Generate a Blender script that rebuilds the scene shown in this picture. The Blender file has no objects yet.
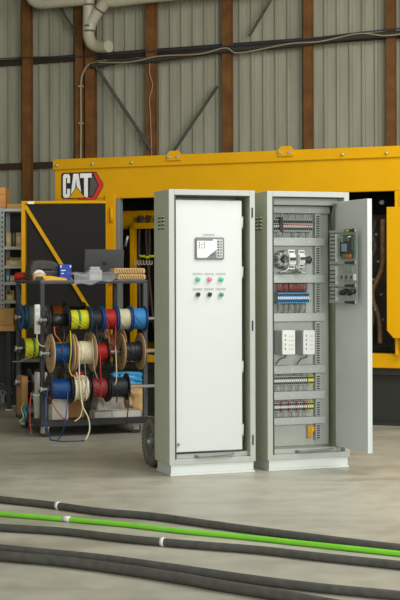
import bpy, bmesh, math, random
from mathutils import Vector, Matrix
random.seed(7)
S = bpy.context.scene
COL = S.collection
F, HC, Y0 = 1417.0, 1.312, 275.0        # focal length (px), eye height (m), horizon row

# ------------------------------------------------------------------ materials
def lin(c):
    r = []
    for v in c:
        v /= 255.0
        r.append(v / 12.92 if v <= 0.04045 else ((v + 0.055) / 1.055) ** 2.4)
    return (*r, 1)
MATS = {}
def mat(name, c, rough=0.5, metal=0.0, var=0.06, scale=8.0, bump=0.0, alpha=1.0, trans=0.0, emit=0.0, coat=0.0):
    if name in MATS: return MATS[name]
    m = bpy.data.materials.new(name); m.use_nodes = True
    nt = m.node_tree; b = nt.nodes['Principled BSDF']
    L = lin(c)
    b.inputs['Roughness'].default_value = rough
    b.inputs['Metallic'].default_value = metal
    b.inputs['Coat Weight'].default_value = coat
    tc = nt.nodes.new('ShaderNodeTexCoord')
    nz = nt.nodes.new('ShaderNodeTexNoise'); nz.inputs['Scale'].default_value = scale; nz.inputs['Detail'].default_value = 5
    nt.links.new(tc.outputs['Object'], nz.inputs['Vector'])
    cr = nt.nodes.new('ShaderNodeValToRGB')
    cr.color_ramp.elements[0].position = 0.3; cr.color_ramp.elements[1].position = 0.7
    cr.color_ramp.elements[0].color = (*[max(0, v * (1 - var)) for v in L[:3]], 1)
    cr.color_ramp.elements[1].color = (*[min(1, v * (1 + var)) for v in L[:3]], 1)
    nt.links.new(nz.outputs['Fac'], cr.inputs['Fac']); nt.links.new(cr.outputs['Color'], b.inputs['Base Color'])
    if bump:
        bp = nt.nodes.new('ShaderNodeBump'); bp.inputs['Strength'].default_value = bump; bp.inputs['Distance'].default_value = 0.004
        nt.links.new(nz.outputs['Fac'], bp.inputs['Height']); nt.links.new(bp.outputs['Normal'], b.inputs['Normal'])
    if alpha < 1: b.inputs['Alpha'].default_value = alpha
    if trans: b.inputs['Transmission Weight'].default_value = trans
    if emit:
        b.inputs['Emission Color'].default_value = L; b.inputs['Emission Strength'].default_value = emit
    MATS[name] = m
    return m

M_side = mat('grey_green_paint', (182, 187, 168), 0.45, var=0.03)
M_frame = mat('pale_grey_paint', (168, 173, 166), 0.4, var=0.02)
M_white = mat('white_paint', (198, 202, 199), 0.35, var=0.01)
M_plinth = mat('plinth_paint', (202, 207, 203), 0.4, var=0.02)
M_seal = mat('dark_seal', (52, 58, 54), 0.6)
M_inner = mat('cabinet_inner_grey', (172, 178, 170), 0.45, var=0.03)
M_plate = mat('mounting_plate_grey', (172, 178, 170), 0.4, var=0.03)
M_duct = mat('duct_grey', (168, 174, 168), 0.5, var=0.03)
M_slot = mat('duct_slot', (40, 43, 42), 0.7)
M_black = mat('black_plastic', (30, 30, 31), 0.45)
M_dark = mat('dark_rubber', (66, 64, 57), 0.75, var=0.2, scale=30)
M_steel = mat('zinc_steel', (190, 190, 186), 0.35, 0.45)
M_term = mat('terminal_grey', (160, 164, 156), 0.5)
M_blue_t = mat('terminal_blue', (66, 144, 198), 0.45)
M_redw = mat('red_insulation', (176, 34, 28), 0.45, var=0.15, scale=40)
M_brownw = mat('brown_insulation', (112, 58, 44), 0.5, var=0.2, scale=60)
M_yg = mat('earth_yellow', (200, 198, 34), 0.45)
M_green = mat('earth_green', (54, 122, 48), 0.45)
M_device = mat('device_white', (220, 222, 216), 0.4, var=0.02)
M_devgrey = mat('device_grey', (120, 124, 122), 0.5)
M_yellow = mat('machine_yellow', (210, 156, 0), 0.38, var=0.04, scale=3)
M_yellow2 = mat('frame_yellow', (214, 158, 2), 0.45, var=0.08, scale=6)
M_foam = mat('black_foam', (33, 31, 27), 0.95, var=0.15, scale=50)
M_skirt = mat('black_base_paint', (34, 34, 29), 0.5, var=0.1)
M_indark = mat('engine_dark', (52, 46, 38), 0.6, var=0.4, scale=9)
M_post = mat('rust_brown_timber', (128, 84, 38), 0.7, var=0.3, scale=5, bump=0.3)
M_girt = mat('brown_girt', (62, 48, 38), 0.7, var=0.25, scale=5)
M_brace = mat('grey_brace', (106, 107, 98), 0.6, var=0.15)
M_pipe = mat('cream_pipe', (206, 202, 178), 0.35, var=0.05)
M_pipering = mat('pipe_joint', (120, 116, 98), 0.5)
M_cable = mat('cable_black', (66, 65, 60), 0.55, var=0.25, scale=25)
M_cgreen = mat('cable_green', (110, 188, 40), 0.45, var=0.08, scale=15)
M_tape = mat('grey_tape', (205, 205, 198), 0.5)
M_cartm = mat('cart_dark_steel', (44, 45, 48), 0.5, 0.1, var=0.1)
M_cartg = mat('cart_grey_steel', (84, 86, 93), 0.45, 0.1, var=0.08)
M_wood = mat('plywood_flange', (188, 154, 114), 0.6, var=0.12, scale=14)
M_bluef = mat('blue_flange', (22, 74, 138), 0.4)
M_bluew = mat('blue_wire', (6, 60, 114), 0.4, var=0.15, scale=50)
M_lblue = mat('light_blue_wire', (62, 140, 204), 0.4, var=0.1, scale=50)
M_whitew = mat('white_wire', (214, 206, 172), 0.45, var=0.08, scale=40)
M_blackw = mat('black_wire', (38, 40, 45), 0.45, var=0.3, scale=60)
M_orange = mat('orange_wire', (180, 92, 36), 0.45)
M_card = mat('cardboard', (196, 156, 92), 0.8, var=0.1, scale=12)
M_card2 = mat('shaded_cardboard', (160, 118, 72), 0.8, var=0.1, scale=12)  # darker copy of cardboard, shade inside the cart put into the colour
M_tyre = mat('tyre_rubber', (100, 98, 86), 0.8, var=0.15, scale=30)
M_redd = mat('dull_red_insulation', (136, 44, 46), 0.45, var=0.2, scale=40)
M_cardl = mat('pale_cardboard', (212, 176, 120), 0.75, var=0.08, scale=20)
M_cardline = mat('cardboard_cut', (120, 80, 44), 0.8)
M_lap = mat('laptop_grey', (92, 94, 97), 0.35, 0.5, var=0.03)
M_bluebox = mat('blue_box', (30, 66, 170), 0.5)
M_red = mat('tool_red', (190, 34, 34), 0.4)
M_tool_y = mat('tool_yellow', (226, 172, 40), 0.5)
M_ltbox = mat('light_box', (214, 212, 202), 0.6, var=0.04)
M_poly = mat('clear_film', (226, 230, 232), 0.15, var=0.03, alpha=0.15, bump=0.5, scale=14)
M_bubble = mat('bubble_film', (206, 196, 184), 0.3, var=0.15, alpha=0.75, bump=0.8, scale=22)
M_rack = mat('rack_grey', (176, 182, 182), 0.45, 0.2, var=0.05)
M_shelf = mat('shelf_pale', (208, 210, 202), 0.5, var=0.04)
M_bench = mat('bench_wood', (206, 160, 104), 0.6, var=0.12, scale=5)
M_crate = mat('orange_wood', (214, 152, 84), 0.65, var=0.12, scale=5)
M_bin = mat('bin_cream', (222, 200, 132), 0.6, var=0.1)
M_screen = mat('display_light', (232, 235, 232), 0.25, var=0.05, scale=60)
M_bezel = mat('display_bezel', (112, 116, 114), 0.4)
M_ink = mat('display_dark', (78, 82, 82), 0.35)
M_label = mat('label_grey', (186, 190, 186), 0.5)
M_lampg = mat('lamp_green', (52, 180, 140), 0.25, emit=0.12)
M_lampr = mat('lamp_red', (226, 110, 120), 0.25, emit=0.12)
M_lampg2 = mat('button_green', (30, 150, 100), 0.3)
M_pcb = mat('circuit_green', (58, 84, 60), 0.5, var=0.3, scale=80)
M_lcd = mat('meter_lcd', (120, 146, 160), 0.3)
M_decal_k = mat('decal_black', (28, 27, 26), 0.4)
M_decal_w = mat('decal_white', (240, 240, 236), 0.4)
M_decal_r = mat('decal_red', (214, 44, 36), 0.4)
M_decal_mesh = mat('decal_mesh', (84, 84, 80), 0.5, var=0.3, scale=120)
M_hose = mat('hose_brown', (126, 96, 62), 0.6, var=0.3, scale=20)
for _m in (M_yellow, M_yellow2): _m.node_tree.nodes['Principled BSDF'].inputs['Specular IOR Level'].default_value = 0.22
M_hi = mat('hi_vis_yellow', (190, 210, 20), 0.5)
M_sky = mat('cyan_film', (60, 160, 216), 0.4, var=0.1)
M_orr = mat('orange_red_plastic', (222, 74, 46), 0.45)
M_rope = mat('blue_rope', (58, 70, 88), 0.7)
M_conduit = mat('pale_conduit', (178, 164, 136), 0.5)

def floor_material():
    m = bpy.data.materials.new('polished_concrete'); m.use_nodes = True
    nt = m.node_tree; b = nt.nodes['Principled BSDF']
    tc = nt.nodes.new('ShaderNodeTexCoord')
    def noise(s, d, scale3=(1, 1, 1)):
        mp = nt.nodes.new('ShaderNodeMapping'); mp.inputs['Scale'].default_value = scale3
        n = nt.nodes.new('ShaderNodeTexNoise'); n.inputs['Scale'].default_value = s; n.inputs['Detail'].default_value = d
        nt.links.new(tc.outputs['Object'], mp.inputs['Vector']); nt.links.new(mp.outputs['Vector'], n.inputs['Vector'])
        return n
    n1, n2, n3 = noise(0.7, 6), noise(6, 8), noise(1.6, 7, (0.5, 1.6, 1))
    def ramp(n, stops):
        r = nt.nodes.new('ShaderNodeValToRGB')
        r.color_ramp.elements[0].position = stops[0][0]; r.color_ramp.elements[0].color = lin(stops[0][1])
        r.color_ramp.elements[1].position = stops[1][0]; r.color_ramp.elements[1].color = lin(stops[1][1])
        nt.links.new(n.outputs['Fac'], r.inputs['Fac']); return r
    r1 = ramp(n1, ((0.32, (163, 160, 144)), (0.68, (177, 173, 157))))
    r2 = ramp(n2, ((0.35, (236, 236, 236)), (0.65, (255, 255, 255))))
    r3 = ramp(n3, ((0.30, (222, 220, 214)), (0.52, (255, 255, 255))))
    def mul(a, c):
        x = nt.nodes.new('ShaderNodeMix'); x.data_type = 'RGBA'; x.blend_type = 'MULTIPLY'; x.inputs[0].default_value = 1
        nt.links.new(a, x.inputs[6]); nt.links.new(c, x.inputs[7]); return x.outputs[2]
    o = mul(mul(r1.outputs['Color'], r2.outputs['Color']), r3.outputs['Color'])
    nt.links.new(o, b.inputs['Base Color'])
    rr = nt.nodes.new('ShaderNodeMapRange'); rr.inputs['To Min'].default_value = 0.32; rr.inputs['To Max'].default_value = 0.55
    nt.links.new(n2.outputs['Fac'], rr.inputs['Value']); nt.links.new(rr.outputs['Result'], b.inputs['Roughness'])
    bp = nt.nodes.new('ShaderNodeBump'); bp.inputs['Strength'].default_value = 0.08; bp.inputs['Distance'].default_value = 0.003
    nt.links.new(n2.outputs['Fac'], bp.inputs['Height']); nt.links.new(bp.outputs['Normal'], b.inputs['Normal'])
    return m
M_floor = floor_material()

def wall_material():
    m = bpy.data.materials.new('grey_green_sheet_metal'); m.use_nodes = True
    nt = m.node_tree; b = nt.nodes['Principled BSDF']
    tc = nt.nodes.new('ShaderNodeTexCoord'); mp = nt.nodes.new('ShaderNodeMapping')
    mp.inputs['Scale'].default_value = (3, 3, 0.35)
    n = nt.nodes.new('ShaderNodeTexNoise'); n.inputs['Scale'].default_value = 2.5; n.inputs['Detail'].default_value = 6
    nt.links.new(tc.outputs['Object'], mp.inputs['Vector']); nt.links.new(mp.outputs['Vector'], n.inputs['Vector'])
    r = nt.nodes.new('ShaderNodeValToRGB')
    r.color_ramp.elements[0].position = 0.3; r.color_ramp.elements[0].color = lin((163, 163, 143))
    r.color_ramp.elements[1].position = 0.7; r.color_ramp.elements[1].color = lin((186, 185, 165))
    nt.links.new(n.outputs['Fac'], r.inputs['Fac']); nt.links.new(r.outputs['Color'], b.inputs['Base Color'])
    b.inputs['Roughness'].default_value = 0.5
    return m
M_wall = wall_material()

# ------------------------------------------------------------------ mesh builder
class MB:
    def __init__(s): s.bm = bmesh.new(); s.mats = []
    def mi(s, m):
        if m not in s.mats: s.mats.append(m)
        return s.mats.index(m)
    def face(s, vs, m, smooth=False):
        try: f = s.bm.faces.new(vs)
        except ValueError: return
        f.material_index = s.mi(m); f.smooth = smooth
    def box(s, x0, x1, y0, y1, z0, z1, m, rot=None, bev=0.0):
        c = Vector(((x0 + x1) / 2, (y0 + y1) / 2, (z0 + z1) / 2)); h = Vector(((x1 - x0) / 2, (y1 - y0) / 2, (z1 - z0) / 2))
        b2 = bmesh.new(); r = bmesh.ops.create_cube(b2, size=1)
        for v in b2.verts:
            v.co = Vector((v.co.x * 2 * h.x, v.co.y * 2 * h.y, v.co.z * 2 * h.z))
        if bev: bmesh.ops.bevel(b2, geom=b2.edges[:], offset=min(bev, h.x * .9, h.y * .9, h.z * .9), segments=2, affect='EDGES')
        mp = {}
        for v in b2.verts: mp[v] = s.bm.verts.new(c + ((rot @ v.co) if rot else v.co))
        for f in b2.faces: s.face([mp[v] for v in f.verts], m)
        b2.free(); return s
    def prism(s, poly, y0, y1, m, flip=False):
        """poly in the local x-z plane, pushed from y0 to y1"""
        a = [s.bm.verts.new((p[0], y0, p[1])) for p in poly]; b = [s.bm.verts.new((p[0], y1, p[1])) for p in poly]
        n = len(poly); s.face(a, m); s.face(b[::-1], m)
        for i in range(n): s.face([a[i], b[i], b[(i + 1) % n], a[(i + 1) % n]], m)
        return s
    def prism_v(s, poly, z0, z1, m):
        a = [s.bm.verts.new((p[0], p[1], z0)) for p in poly]; b = [s.bm.verts.new((p[0], p[1], z1)) for p in poly]
        n = len(poly); s.face(a[::-1], m); s.face(b, m)
        for i in range(n): s.face([a[i], a[(i + 1) % n], b[(i + 1) % n], b[i]], m)
        return s
    def cyl(s, p0, p1, r, m, seg=14, r1=None):
        return s.tube([p0, p1], r, m, seg, radii=[r, r if r1 is None else r1])
    def tube(s, pts, r, m, seg=8, radii=None, smooth_n=0):
        pts = [Vector(p) for p in pts]
        if smooth_n:
            q = []; n = len(pts)
            for i in range(n - 1):
                p0, p1, p2, p3 = pts[max(i - 1, 0)], pts[i], pts[i + 1], pts[min(i + 2, n - 1)]
                for k in range(smooth_n):
                    t = k / smooth_n
                    q.append(0.5 * ((2 * p1) + (p2 - p0) * t + (2 * p0 - 5 * p1 + 4 * p2 - p3) * t * t + (3 * p1 - p0 - 3 * p2 + p3) * t ** 3))
            q.append(pts[-1]); pts = q
        n = len(pts); rings = []; up = None
        for i, p in enumerate(pts):
            d = (pts[min(i + 1, n - 1)] - pts[max(i - 1, 0)]).normalized()
            if up is None: up = d.orthogonal().normalized()
            up = (up - d * up.dot(d)); up = up.normalized() if up.length > 1e-6 else d.orthogonal().normalized()
            w = d.cross(up); rr = radii[i] if radii else r
            rings.append([s.bm.verts.new(p + rr * (math.cos(2 * math.pi * k / seg) * up + math.sin(2 * math.pi * k / seg) * w)) for k in range(seg)])
        for i in range(n - 1):
            for k in range(seg): s.face([rings[i][k], rings[i][(k + 1) % seg], rings[i + 1][(k + 1) % seg], rings[i + 1][k]], m, True)
        s.face(rings[0][::-1], m); s.face(rings[-1], m); return s
    def lathe(s, prof, m, seg=24, axis='x', o=(0, 0, 0), closed=False, mats=None, jitter=0.0):
        o = Vector(o); rings = []
        for (a, r) in prof:
            ring = []
            for k in range(seg):
                t = 2 * math.pi * k / seg; rr = r * (1 + random.uniform(-jitter, jitter))
                c, d = rr * math.cos(t), rr * math.sin(t)
                v = {'x': (a, c, d), 'y': (c, a, d), 'z': (c, d, a)}[axis]
                ring.append(s.bm.verts.new(o + Vector(v)))
            rings.append(ring)
        n = len(prof)
        for i in range(n if closed else n - 1):
            j = (i + 1) % n
            for k in range(seg): s.face([rings[i][k], rings[i][(k + 1) % seg], rings[j][(k + 1) % seg], rings[j][k]], mats[i] if mats else m, True)
        if not closed: s.face(rings[0][::-1], m); s.face(rings[-1], m)
        return s
    def grid(s, fn, nu, nv, m, thick=0.0):
        top = [[s.bm.verts.new(fn(i / nu, j / nv)) for j in range(nv + 1)] for i in range(nu + 1)]
        for i in range(nu):
            for j in range(nv): s.face([top[i][j], top[i + 1][j], top[i + 1][j + 1], top[i][j + 1]], m, True)
        return s
    def build(s, name, parent=None, loc=None, rz=0.0, bev=0.0, solid=0.0):
        bmesh.ops.recalc_face_normals(s.bm, faces=s.bm.faces[:])
        me = bpy.data.meshes.new(name); s.bm.to_mesh(me); s.bm.free()
        for m in s.mats: me.materials.append(m)
        o = bpy.data.objects.new(name, me); COL.objects.link(o)
        if parent: o.parent = parent
        if loc is not None: o.location = loc
        if rz: o.rotation_euler = (0, 0, rz)
        if solid:
            k = o.modifiers.new('thickness', 'SOLIDIFY'); k.thickness = solid; k.offset = 0
        if bev:
            k = o.modifiers.new('bevel', 'BEVEL'); k.width = bev; k.segments = 2; k.limit_method = 'ANGLE'; k.angle_limit = math.radians(50)
        return o
def tag(o, label, cat, group=None):
    o['label'] = label; o['category'] = cat
    if group: o['group'] = group
    return o
def thing(name, label, cat, loc=(0, 0, 0), rz=0.0, group=None):
    o = bpy.data.objects.new(name, None); COL.objects.link(o); o.location = loc; o.rotation_euler = (0, 0, rz)
    o.empty_display_size = 0.1
    return tag(o, label, cat, group)
def struct(o): o['kind'] = 'structure'; return o
def copy_tree(src):
    c = src.copy(); COL.objects.link(c)
    for ch in [k for k in bpy.data.objects if k.parent == src]:
        d = ch.copy(); COL.objects.link(d); d.parent = c
        for g in [k for k in bpy.data.objects if k.parent == ch]:
            e = g.copy(); COL.objects.link(e); e.parent = d
    return c

class Frame:
    """a place on the floor with its own heading: local x right, y back, z up"""
    def __init__(s, X, Y, deg): s.o = Vector((X, Y, 0)); s.a = math.radians(deg); s.R = Matrix.Rotation(s.a, 3, 'Z')
    def w(s, x, y=0, z=0): return s.o + s.R @ Vector((x, y, z))
    def hit(s, px, py, yc=0.0):
        """where the sight line meets the local upright plane y = yc -> (x, z)"""
        d = s.R.transposed() @ Vector(((px - 200) / F, 1, (Y0 - py) / F)); o = s.R.transposed() @ (Vector((0, 0, HC)) - s.o)
        t = (yc - o.y) / d.y
        return o.x + d.x * t, o.z + d.z * t
    def hx(s, px, yc=0.0): return s.hit(px, Y0, yc)[0]
    def hz(s, px, py, yc=0.0): return s.hit(px, py, yc)[1]

# ------------------------------------------------------------------ setting
b = MB(); b.box(-14, 14, -6, 24, -0.1, 0, M_floor); struct(b.build('floor'))
WALL = Frame(0, 17.5, -23.4)
def rib_wall():
    b = MB(); pts = []; x = -9.0; pitch = 0.155
    while x < 9.0:
        pts += [(x, 0.0), (x + 0.083, 0.0), (x + 0.090, -0.036), (x + 0.122, -0.036), (x + 0.129, 0.0)]
        x += pitch
    n = len(pts)
    for z0, z1 in ((0, 3.0), (3.0, 6.0), (6.0, 8.0)):
        lo = [b.bm.verts.new((p[0], p[1], z0)) for p in pts]; hi = [b.bm.verts.new((p[0], p[1], z1)) for p in pts]
        for i in range(n - 1): b.face([lo[i], lo[i + 1], hi[i + 1], hi[i]], M_wall)
    o = b.build('wall_back', loc=WALL.w(0, 0, 0), rz=WALL.a)
    k = o.modifiers.new('thickness', 'SOLIDIFY'); k.thickness = 0.02; k.offset = -1 
    struct(o)
rib_wall()
trim = [0]
def trim_obj(b):
    trim[0] += 1
    return struct(b.build('trim_%d' % trim[0], loc=WALL.w(0, 0, 0), rz=WALL.a))
def wall_post(x, w=0.115, dep=0.07):
    b = MB(); f = -0.12
    b.box(x - w / 2, x + w / 2, f - dep, f - dep + 0.03, 0, 7.6, M_post)
    b.box(x - 0.02, x + 0.02, f - dep + 0.03, f, 0, 7.6, M_post)
    b.box(x - w / 2, x + w / 2, f, f + 0.015, 0, 7.6, M_post)
    trim_obj(b)
for px, w in ((26.5, .115), (79.5, .11), (90, .13), (150.5, .12), (227, .11), (308, .10), (391, .10)):
    wall_post(WALL.hx(px, -0.19), w)
wall_post(WALL.hx(-62, -0.19)); wall_post(WALL.hx(476, -0.19))
def girt(z, y0=-0.100, y1=-0.07, h=0.08):
    b = MB(); b.box(-8.5, 8.5, y0, y1, z - h / 2, z + h / 2, M_girt); b.box(-8.5, 8.5, y1, y1 + 0.03, z - h / 2, z - h / 2 + .012, M_girt)
    trim_obj(b)
girt(4.09); girt(2.735)
def brace(pa, pb, yc, w, m):
    x0, z0 = WALL.hit(*pa, yc); x1, z1 = WALL.hit(*pb, yc)
    d = Vector((x1 - x0, 0, z1 - z0)); n = Vector((-d.z, 0, d.x)).normalized() * w / 2
    b = MB(); b.prism([(x0 + n.x, z0 + n.z), (x0 - n.x, z0 - n.z), (x1 - n.x, z1 - n.z), (x1 + n.x, z1 + n.z)], yc - 0.008, yc + 0.008, m)
    n2 = n.normalized() * 0.012
    b.prism([(x0 + n.x, z0 + n.z), (x0 + n.x - n2.x, z0 + n.z - n2.z), (x1 + n.x - n2.x, z1 + n.z - n2.z), (x1 + n.x, z1 + n.z)], yc - 0.06, yc - 0.008, m)
    trim_obj(b)
brace((52, -8), (77, 34), -0.2, .036, M_brace)
brace((95, 64), (152, 150), -0.2, .04, M_brace)
brace((218, 86), (168, 160), -0.2, .036, M_brace)
brace((280, -14), (250, 36), -0.2, .034, M_brace)

# things fixed to the wall
def wall_thing(name, label, cat, build, group=None):
    b = MB(); build(b)
    return tag(b.build(name, loc=WALL.w(0, 0, 0), rz=WALL.a), label, cat, group)
def wp(px, py, yc): x, z = WALL.hit(px, py, yc); return (x, yc, z)
def cable_on_wall(pts, r, m, yc=-0.3, n=6):
    return lambda b: b.tube([wp(px, py, yc) for px, py in pts], r, m, 8, smooth_n=n)
wall_thing('rope', 'thin blue rope strung along the upper wall rail', 'rope',
    cable_on_wall([(-30, 61), (20, 57), (75, 56), (110, 54), (150, 51), (226, 46), (300, 40), (360, 33), (430, 26)], .008, M_rope, -.27))
wall_thing('cable_bundle', 'thick black cable bundle lying along the upper wall rail', 'cable',
    cable_on_wall([(92, 66), (120, 61), (150, 60), (190, 55), (226, 50), (270, 47), (308, 43), (350, 38), (391, 35), (440, 29)], .035, M_dark, -.24))
wall_thing('cable', 'pale flex clipped beside the black bundle on the wall rail', 'cable',
    cable_on_wall([(98, 62), (130, 62), (160, 56), (200, 54), (226, 48), (240, 53), (290, 44), (320, 42), (360, 34), (391, 36), (440, 27)], .009, M_conduit, -.29))
def conduit(b):
    pts = [wp(81, 165, -.22), wp(81.5, 120, -.22), wp(81.5, 84, -.22), wp(84, 72, -.22), wp(90, 64, -.22), wp(102, 62, -.22)]
    b.tube(pts, .012, M_conduit, 8, smooth_n=5)
    for py in (86, 123): x, z = WALL.hit(81.5, py, -.22); b.box(x - .03, x + .03, -.24, -.2, z - .012, z + .012, M_conduit)
wall_thing('conduit', 'thin pale conduit running down the double brown post', 'conduit', conduit)
wall_thing('cable', 'thin pale wire dangling down the brown post above the machine door opening', 'cable',
    cable_on_wall([(151, 58), (150, 72), (153, 85), (150, 100), (151, 118), (152, 158)], .006, M_conduit, -.22))

pipe = thing('drain_pipe', 'cream plastic pipe with elbows and a cut lower end near the ceiling', 'pipe', WALL.w(0, 0, 0), WALL.a)
PY = -0.5; PR = 0.073
b = MB(); b.tube([wp(89.5, -22, PY), wp(89.5, 10, PY), wp(89.3, 30, PY), wp(89.8, 37, PY), wp(92.5, 43, PY), wp(98, 46, PY), wp(104, 46.5, PY - .03), wp(109.5, 46, PY - .07)], PR, M_pipe, 18, smooth_n=6)
b.build('downpipe', pipe)
b = MB(); b.tube([wp(90, 31, PY), wp(92, 22, PY), wp(99, 11, PY), wp(107, 2, PY), wp(116, 1, PY), wp(140, -2, PY), wp(190, -7, PY), wp(290, -17, PY)], PR, M_pipe, 18, smooth_n=6)
b.build('branch_pipe', pipe)
b = MB(); b.tube([wp(90, -1, PY), wp(70, 0.5, PY), wp(44, 2.5, PY), wp(36, 1, PY), wp(32, -5, PY), wp(31, -22, PY)], PR, M_pipe, 18, smooth_n=6)
b.build('elbow_pipe', pipe)
def ring(px, py, d):
    b = MB(); p = Vector(wp(px, py, PY)); d = Vector((d[0], 0, d[1])).normalized()
    b.cyl(p - d * .012, p + d * .012, PR + .004, M_pipering, 18); b.build('joint_ring', pipe)
ring(90.2, 5, (0, 1)); ring(90.2, 26, (0, 1)); ring(90.2, 31, (0, 1)); ring(100.5, 9.5, (-.62, -.78))

# ------------------------------------------------------------------ yellow enclosure
CO = Frame(-1.392, 13.6, -23.4)
CW, CD, CH = 5.2, 2.3, 2.42
gen = thing('generator_enclosure', 'long yellow generator enclosure with open doors behind the cart and cabinets', 'generator', CO.w(0, 0, 0), CO.a)
OZ0, OZ1 = 0.626, 2.035
xp0, xp1 = CO.hx(107.5), CO.hx(115.5)       # hinge post
xr0, xr1 = CO.hx(394.5), CO.hx(400) + .05    # right post
b = MB()
b.box(0, CW, 0, 0.06, OZ1, CH, M_yellow)                         # front header
b.box(0, CW, 0.06, CD, CH - .05, CH, M_yellow)                   # roof
b.box(0, CW, CD - .05, CD, .5, CH - .05, M_yellow); b.box(0, .05, .06, CD - .05, .5, CH - .05, M_yellow); b.box(CW - .05, CW, .06, CD - .05, .5, CH - .05, M_yellow)
b.box(0, xp1, 0, .06, .5, OZ1, M_yellow)                         # left of the opening
b.box(xr0, xr1, 0, .06, OZ0, OZ1, M_yellow)
b.box(xr1 + .9, CW, 0, .06, .5, OZ1, M_yellow)
b.build('shell', gen, bev=.006)
b = MB(); b.box(.05, CW - .05, .07, .075, OZ1, CH - .05, M_foam); b.box(.05, CW - .05, CD - .07, CD - .05, .6, CH - .06, M_foam); b.box(.05, CW - .05, .08, CD - .07, CH - .08, CH - .05, M_foam)
b.box(.05, .08, .08, CD - .07, .6, CH - .08, M_foam); b.build('lining', gen)
b = MB(); b.box(xp1, CW, -.03, .10, .5, OZ0, M_yellow); b.build('sill_rail', gen, bev=.008)
b = MB(); b.box(.02, CW - .02, .05, CD - .05, .03, .5, M_skirt); b.box(-.02, CW, .0, CD, 0, .03, M_skirt); b.box(.02, CW - .02, -.0, .05, .44, .5, M_skirt); b.build('base_tank', gen)
b = MB(); zt = CH
b.box(-.01, CW + .01, -.022, .0, CH - .095, CH + .004, M_yellow); b.build('roof_flange', gen, bev=.006)
for px in (59, 94.5, 133.5, 344, 388):
    x = CO.hx(px); b = MB(); b.lathe([(-.022 - .022, .004), (-.04, .012), (-.022, .015)], M_steel, 12, 'y', (x, 0, CH - .055)); b.build('bolt', gen)
for px in (176, 287.5):
    x = CO.hx(px); b = MB(); b.prism([(x - .07, CH - .05), (x + .07, CH - .05), (x + .075, CH + .0), (x + .045, CH + .038), (x - .045, CH + .038), (x - .075, CH + .0)], -.04, -.023, M_yellow2)
    for dx in (-.04, .04): b.cyl((x + dx, -.05, CH - .02), (x + dx, -.04, CH - .02), .013, M_steel, 10)
    b.build('lifting_lug', gen)
# hinge post trim
b = MB(); b.box(xp0 - .01, xp1 + .01, -.03, -.0, .5, OZ1 + .04, M_yellow2); b.box(xp1 + .012, xp1 + .05, -.012, .06, OZ0, OZ1, M_devgrey); b.build('door_post', gen, bev=.004)
for pz in (1.88, 1.3, .8):
    b = MB(); b.cyl((xp1 - .02, -.04, pz - .07), (xp1 - .02, -.04, pz + .07), .016, M_yellow2, 10); b.build('hinge', gen)
# logo decal: dark tile, white capitals, yellow triangle and red hexagonal edge
lx0, lz1 = CO.hit(61.5, 172.5, -.002); lx1, lz0 = CO.hit(103.5, 197.5, -.002)
lw, lh = lx1 - lx0, lz1 - lz0
def D(u, v): return (lx0 + u * lw, lz0 + v * lh)
dec = MB(); y = [0.0]
def lay(poly, m, lift): dec.prism([D(*p) for p in poly], -lift, -lift + .0012, m)
lay([(.04, .0), (.0, .06), (.0, .93), (.04, 1), (.83, 1), (1.0, .55), (1.0, .42), (.83, -.06), (.40, -.06), (.40, 0)], M_decal_k, .002)
lay([(.40, -.045), (.815, -.045), (.985, .42), (.985, .54), (.825, .97), (.765, .97), (.90, .48), (.76, .03), (.40, .03)], M_decal_r, .0034)
lay([(.68, .06), (.75, .08), (.87, .48), (.765, .85), (.70, .85)], M_decal_mesh, .0036)
C_ = [(.045, .12), (.045, .86), (.075, .95), (.185, .95), (.215, .86), (.215, .60), (.145, .60), (.145, .80), (.115, .80), (.115, .18), (.145, .18), (.145, .38), (.215, .38), (.215, .12), (.185, .04), (.075, .04)]
lay(C_, M_decal_w, .005)
lay([(.225, .04), (.295, .95), (.415, .95), (.50, .04), (.42, .04), (.41, .16), (.32, .16), (.305, .04)], M_decal_w, .005)
lay([(.335, .34), (.385, .34), (.362, .72)], M_decal_k, .0065)
lay([(.455, .95), (.73, .95), (.73, .78), (.64, .78), (.64, .04), (.55, .04), (.55, .78), (.455, .78)], M_decal_w, .005)
lay([(.17, .0), (.60, .0), (.375, .46)], M_decal_k, .0075)
lay([(.20, .025), (.57, .025), (.375, .42)], M_yellow2, .009)
dec.build('logo_decal', gen)
# inside: inner frame, panel, engine with hoses
b = MB(); YI = .5
fx0, fz1 = CO.hit(130, 223, YI); fx1 = CO.hx(200, YI); z = CO.hz(130, 228, YI)
b.box(fx0, fx1, YI, YI + .06, fz1 - .055, fz1, M_yellow2); b.box(fx0, fx0 + .045, YI, YI + .06, .6, fz1, M_yellow2); b.build('inner_frame', gen)
b = MB(); x0, z1 = CO.hit(119, 211, .72); z0 = CO.hz(119, 229, .72); b.box(.09, fx1 + .6, .72, .76, z0, z1, M_yellow2); b.build('inner_panel', gen)
eng = MB(); rnd = random.Random(3)
eng.box(1.05, 2.9, .75, 1.5, .6, 1.25, M_indark, bev=.03)
eng.box(1.2, 2.8, .85, 1.4, 1.25, 1.62, M_indark, bev=.05)
for i in range(6): eng.cyl((1.3 + i * .26, 1.1, 1.62), (1.3 + i * .26, 1.1, 1.78), .07, M_indark, 12)
eng.build('engine_block', gen)
eng = MB(); eng.box(2.95, 4.2, .45, 1.8, .62, 1.85, M_indark, bev=.03)
for i in range(16):
    z = .7 + i * .07; eng.box(2.94, 2.96, .5, 1.7, z, z + .025, M_skirt)
eng.build('radiator', gen)
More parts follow.
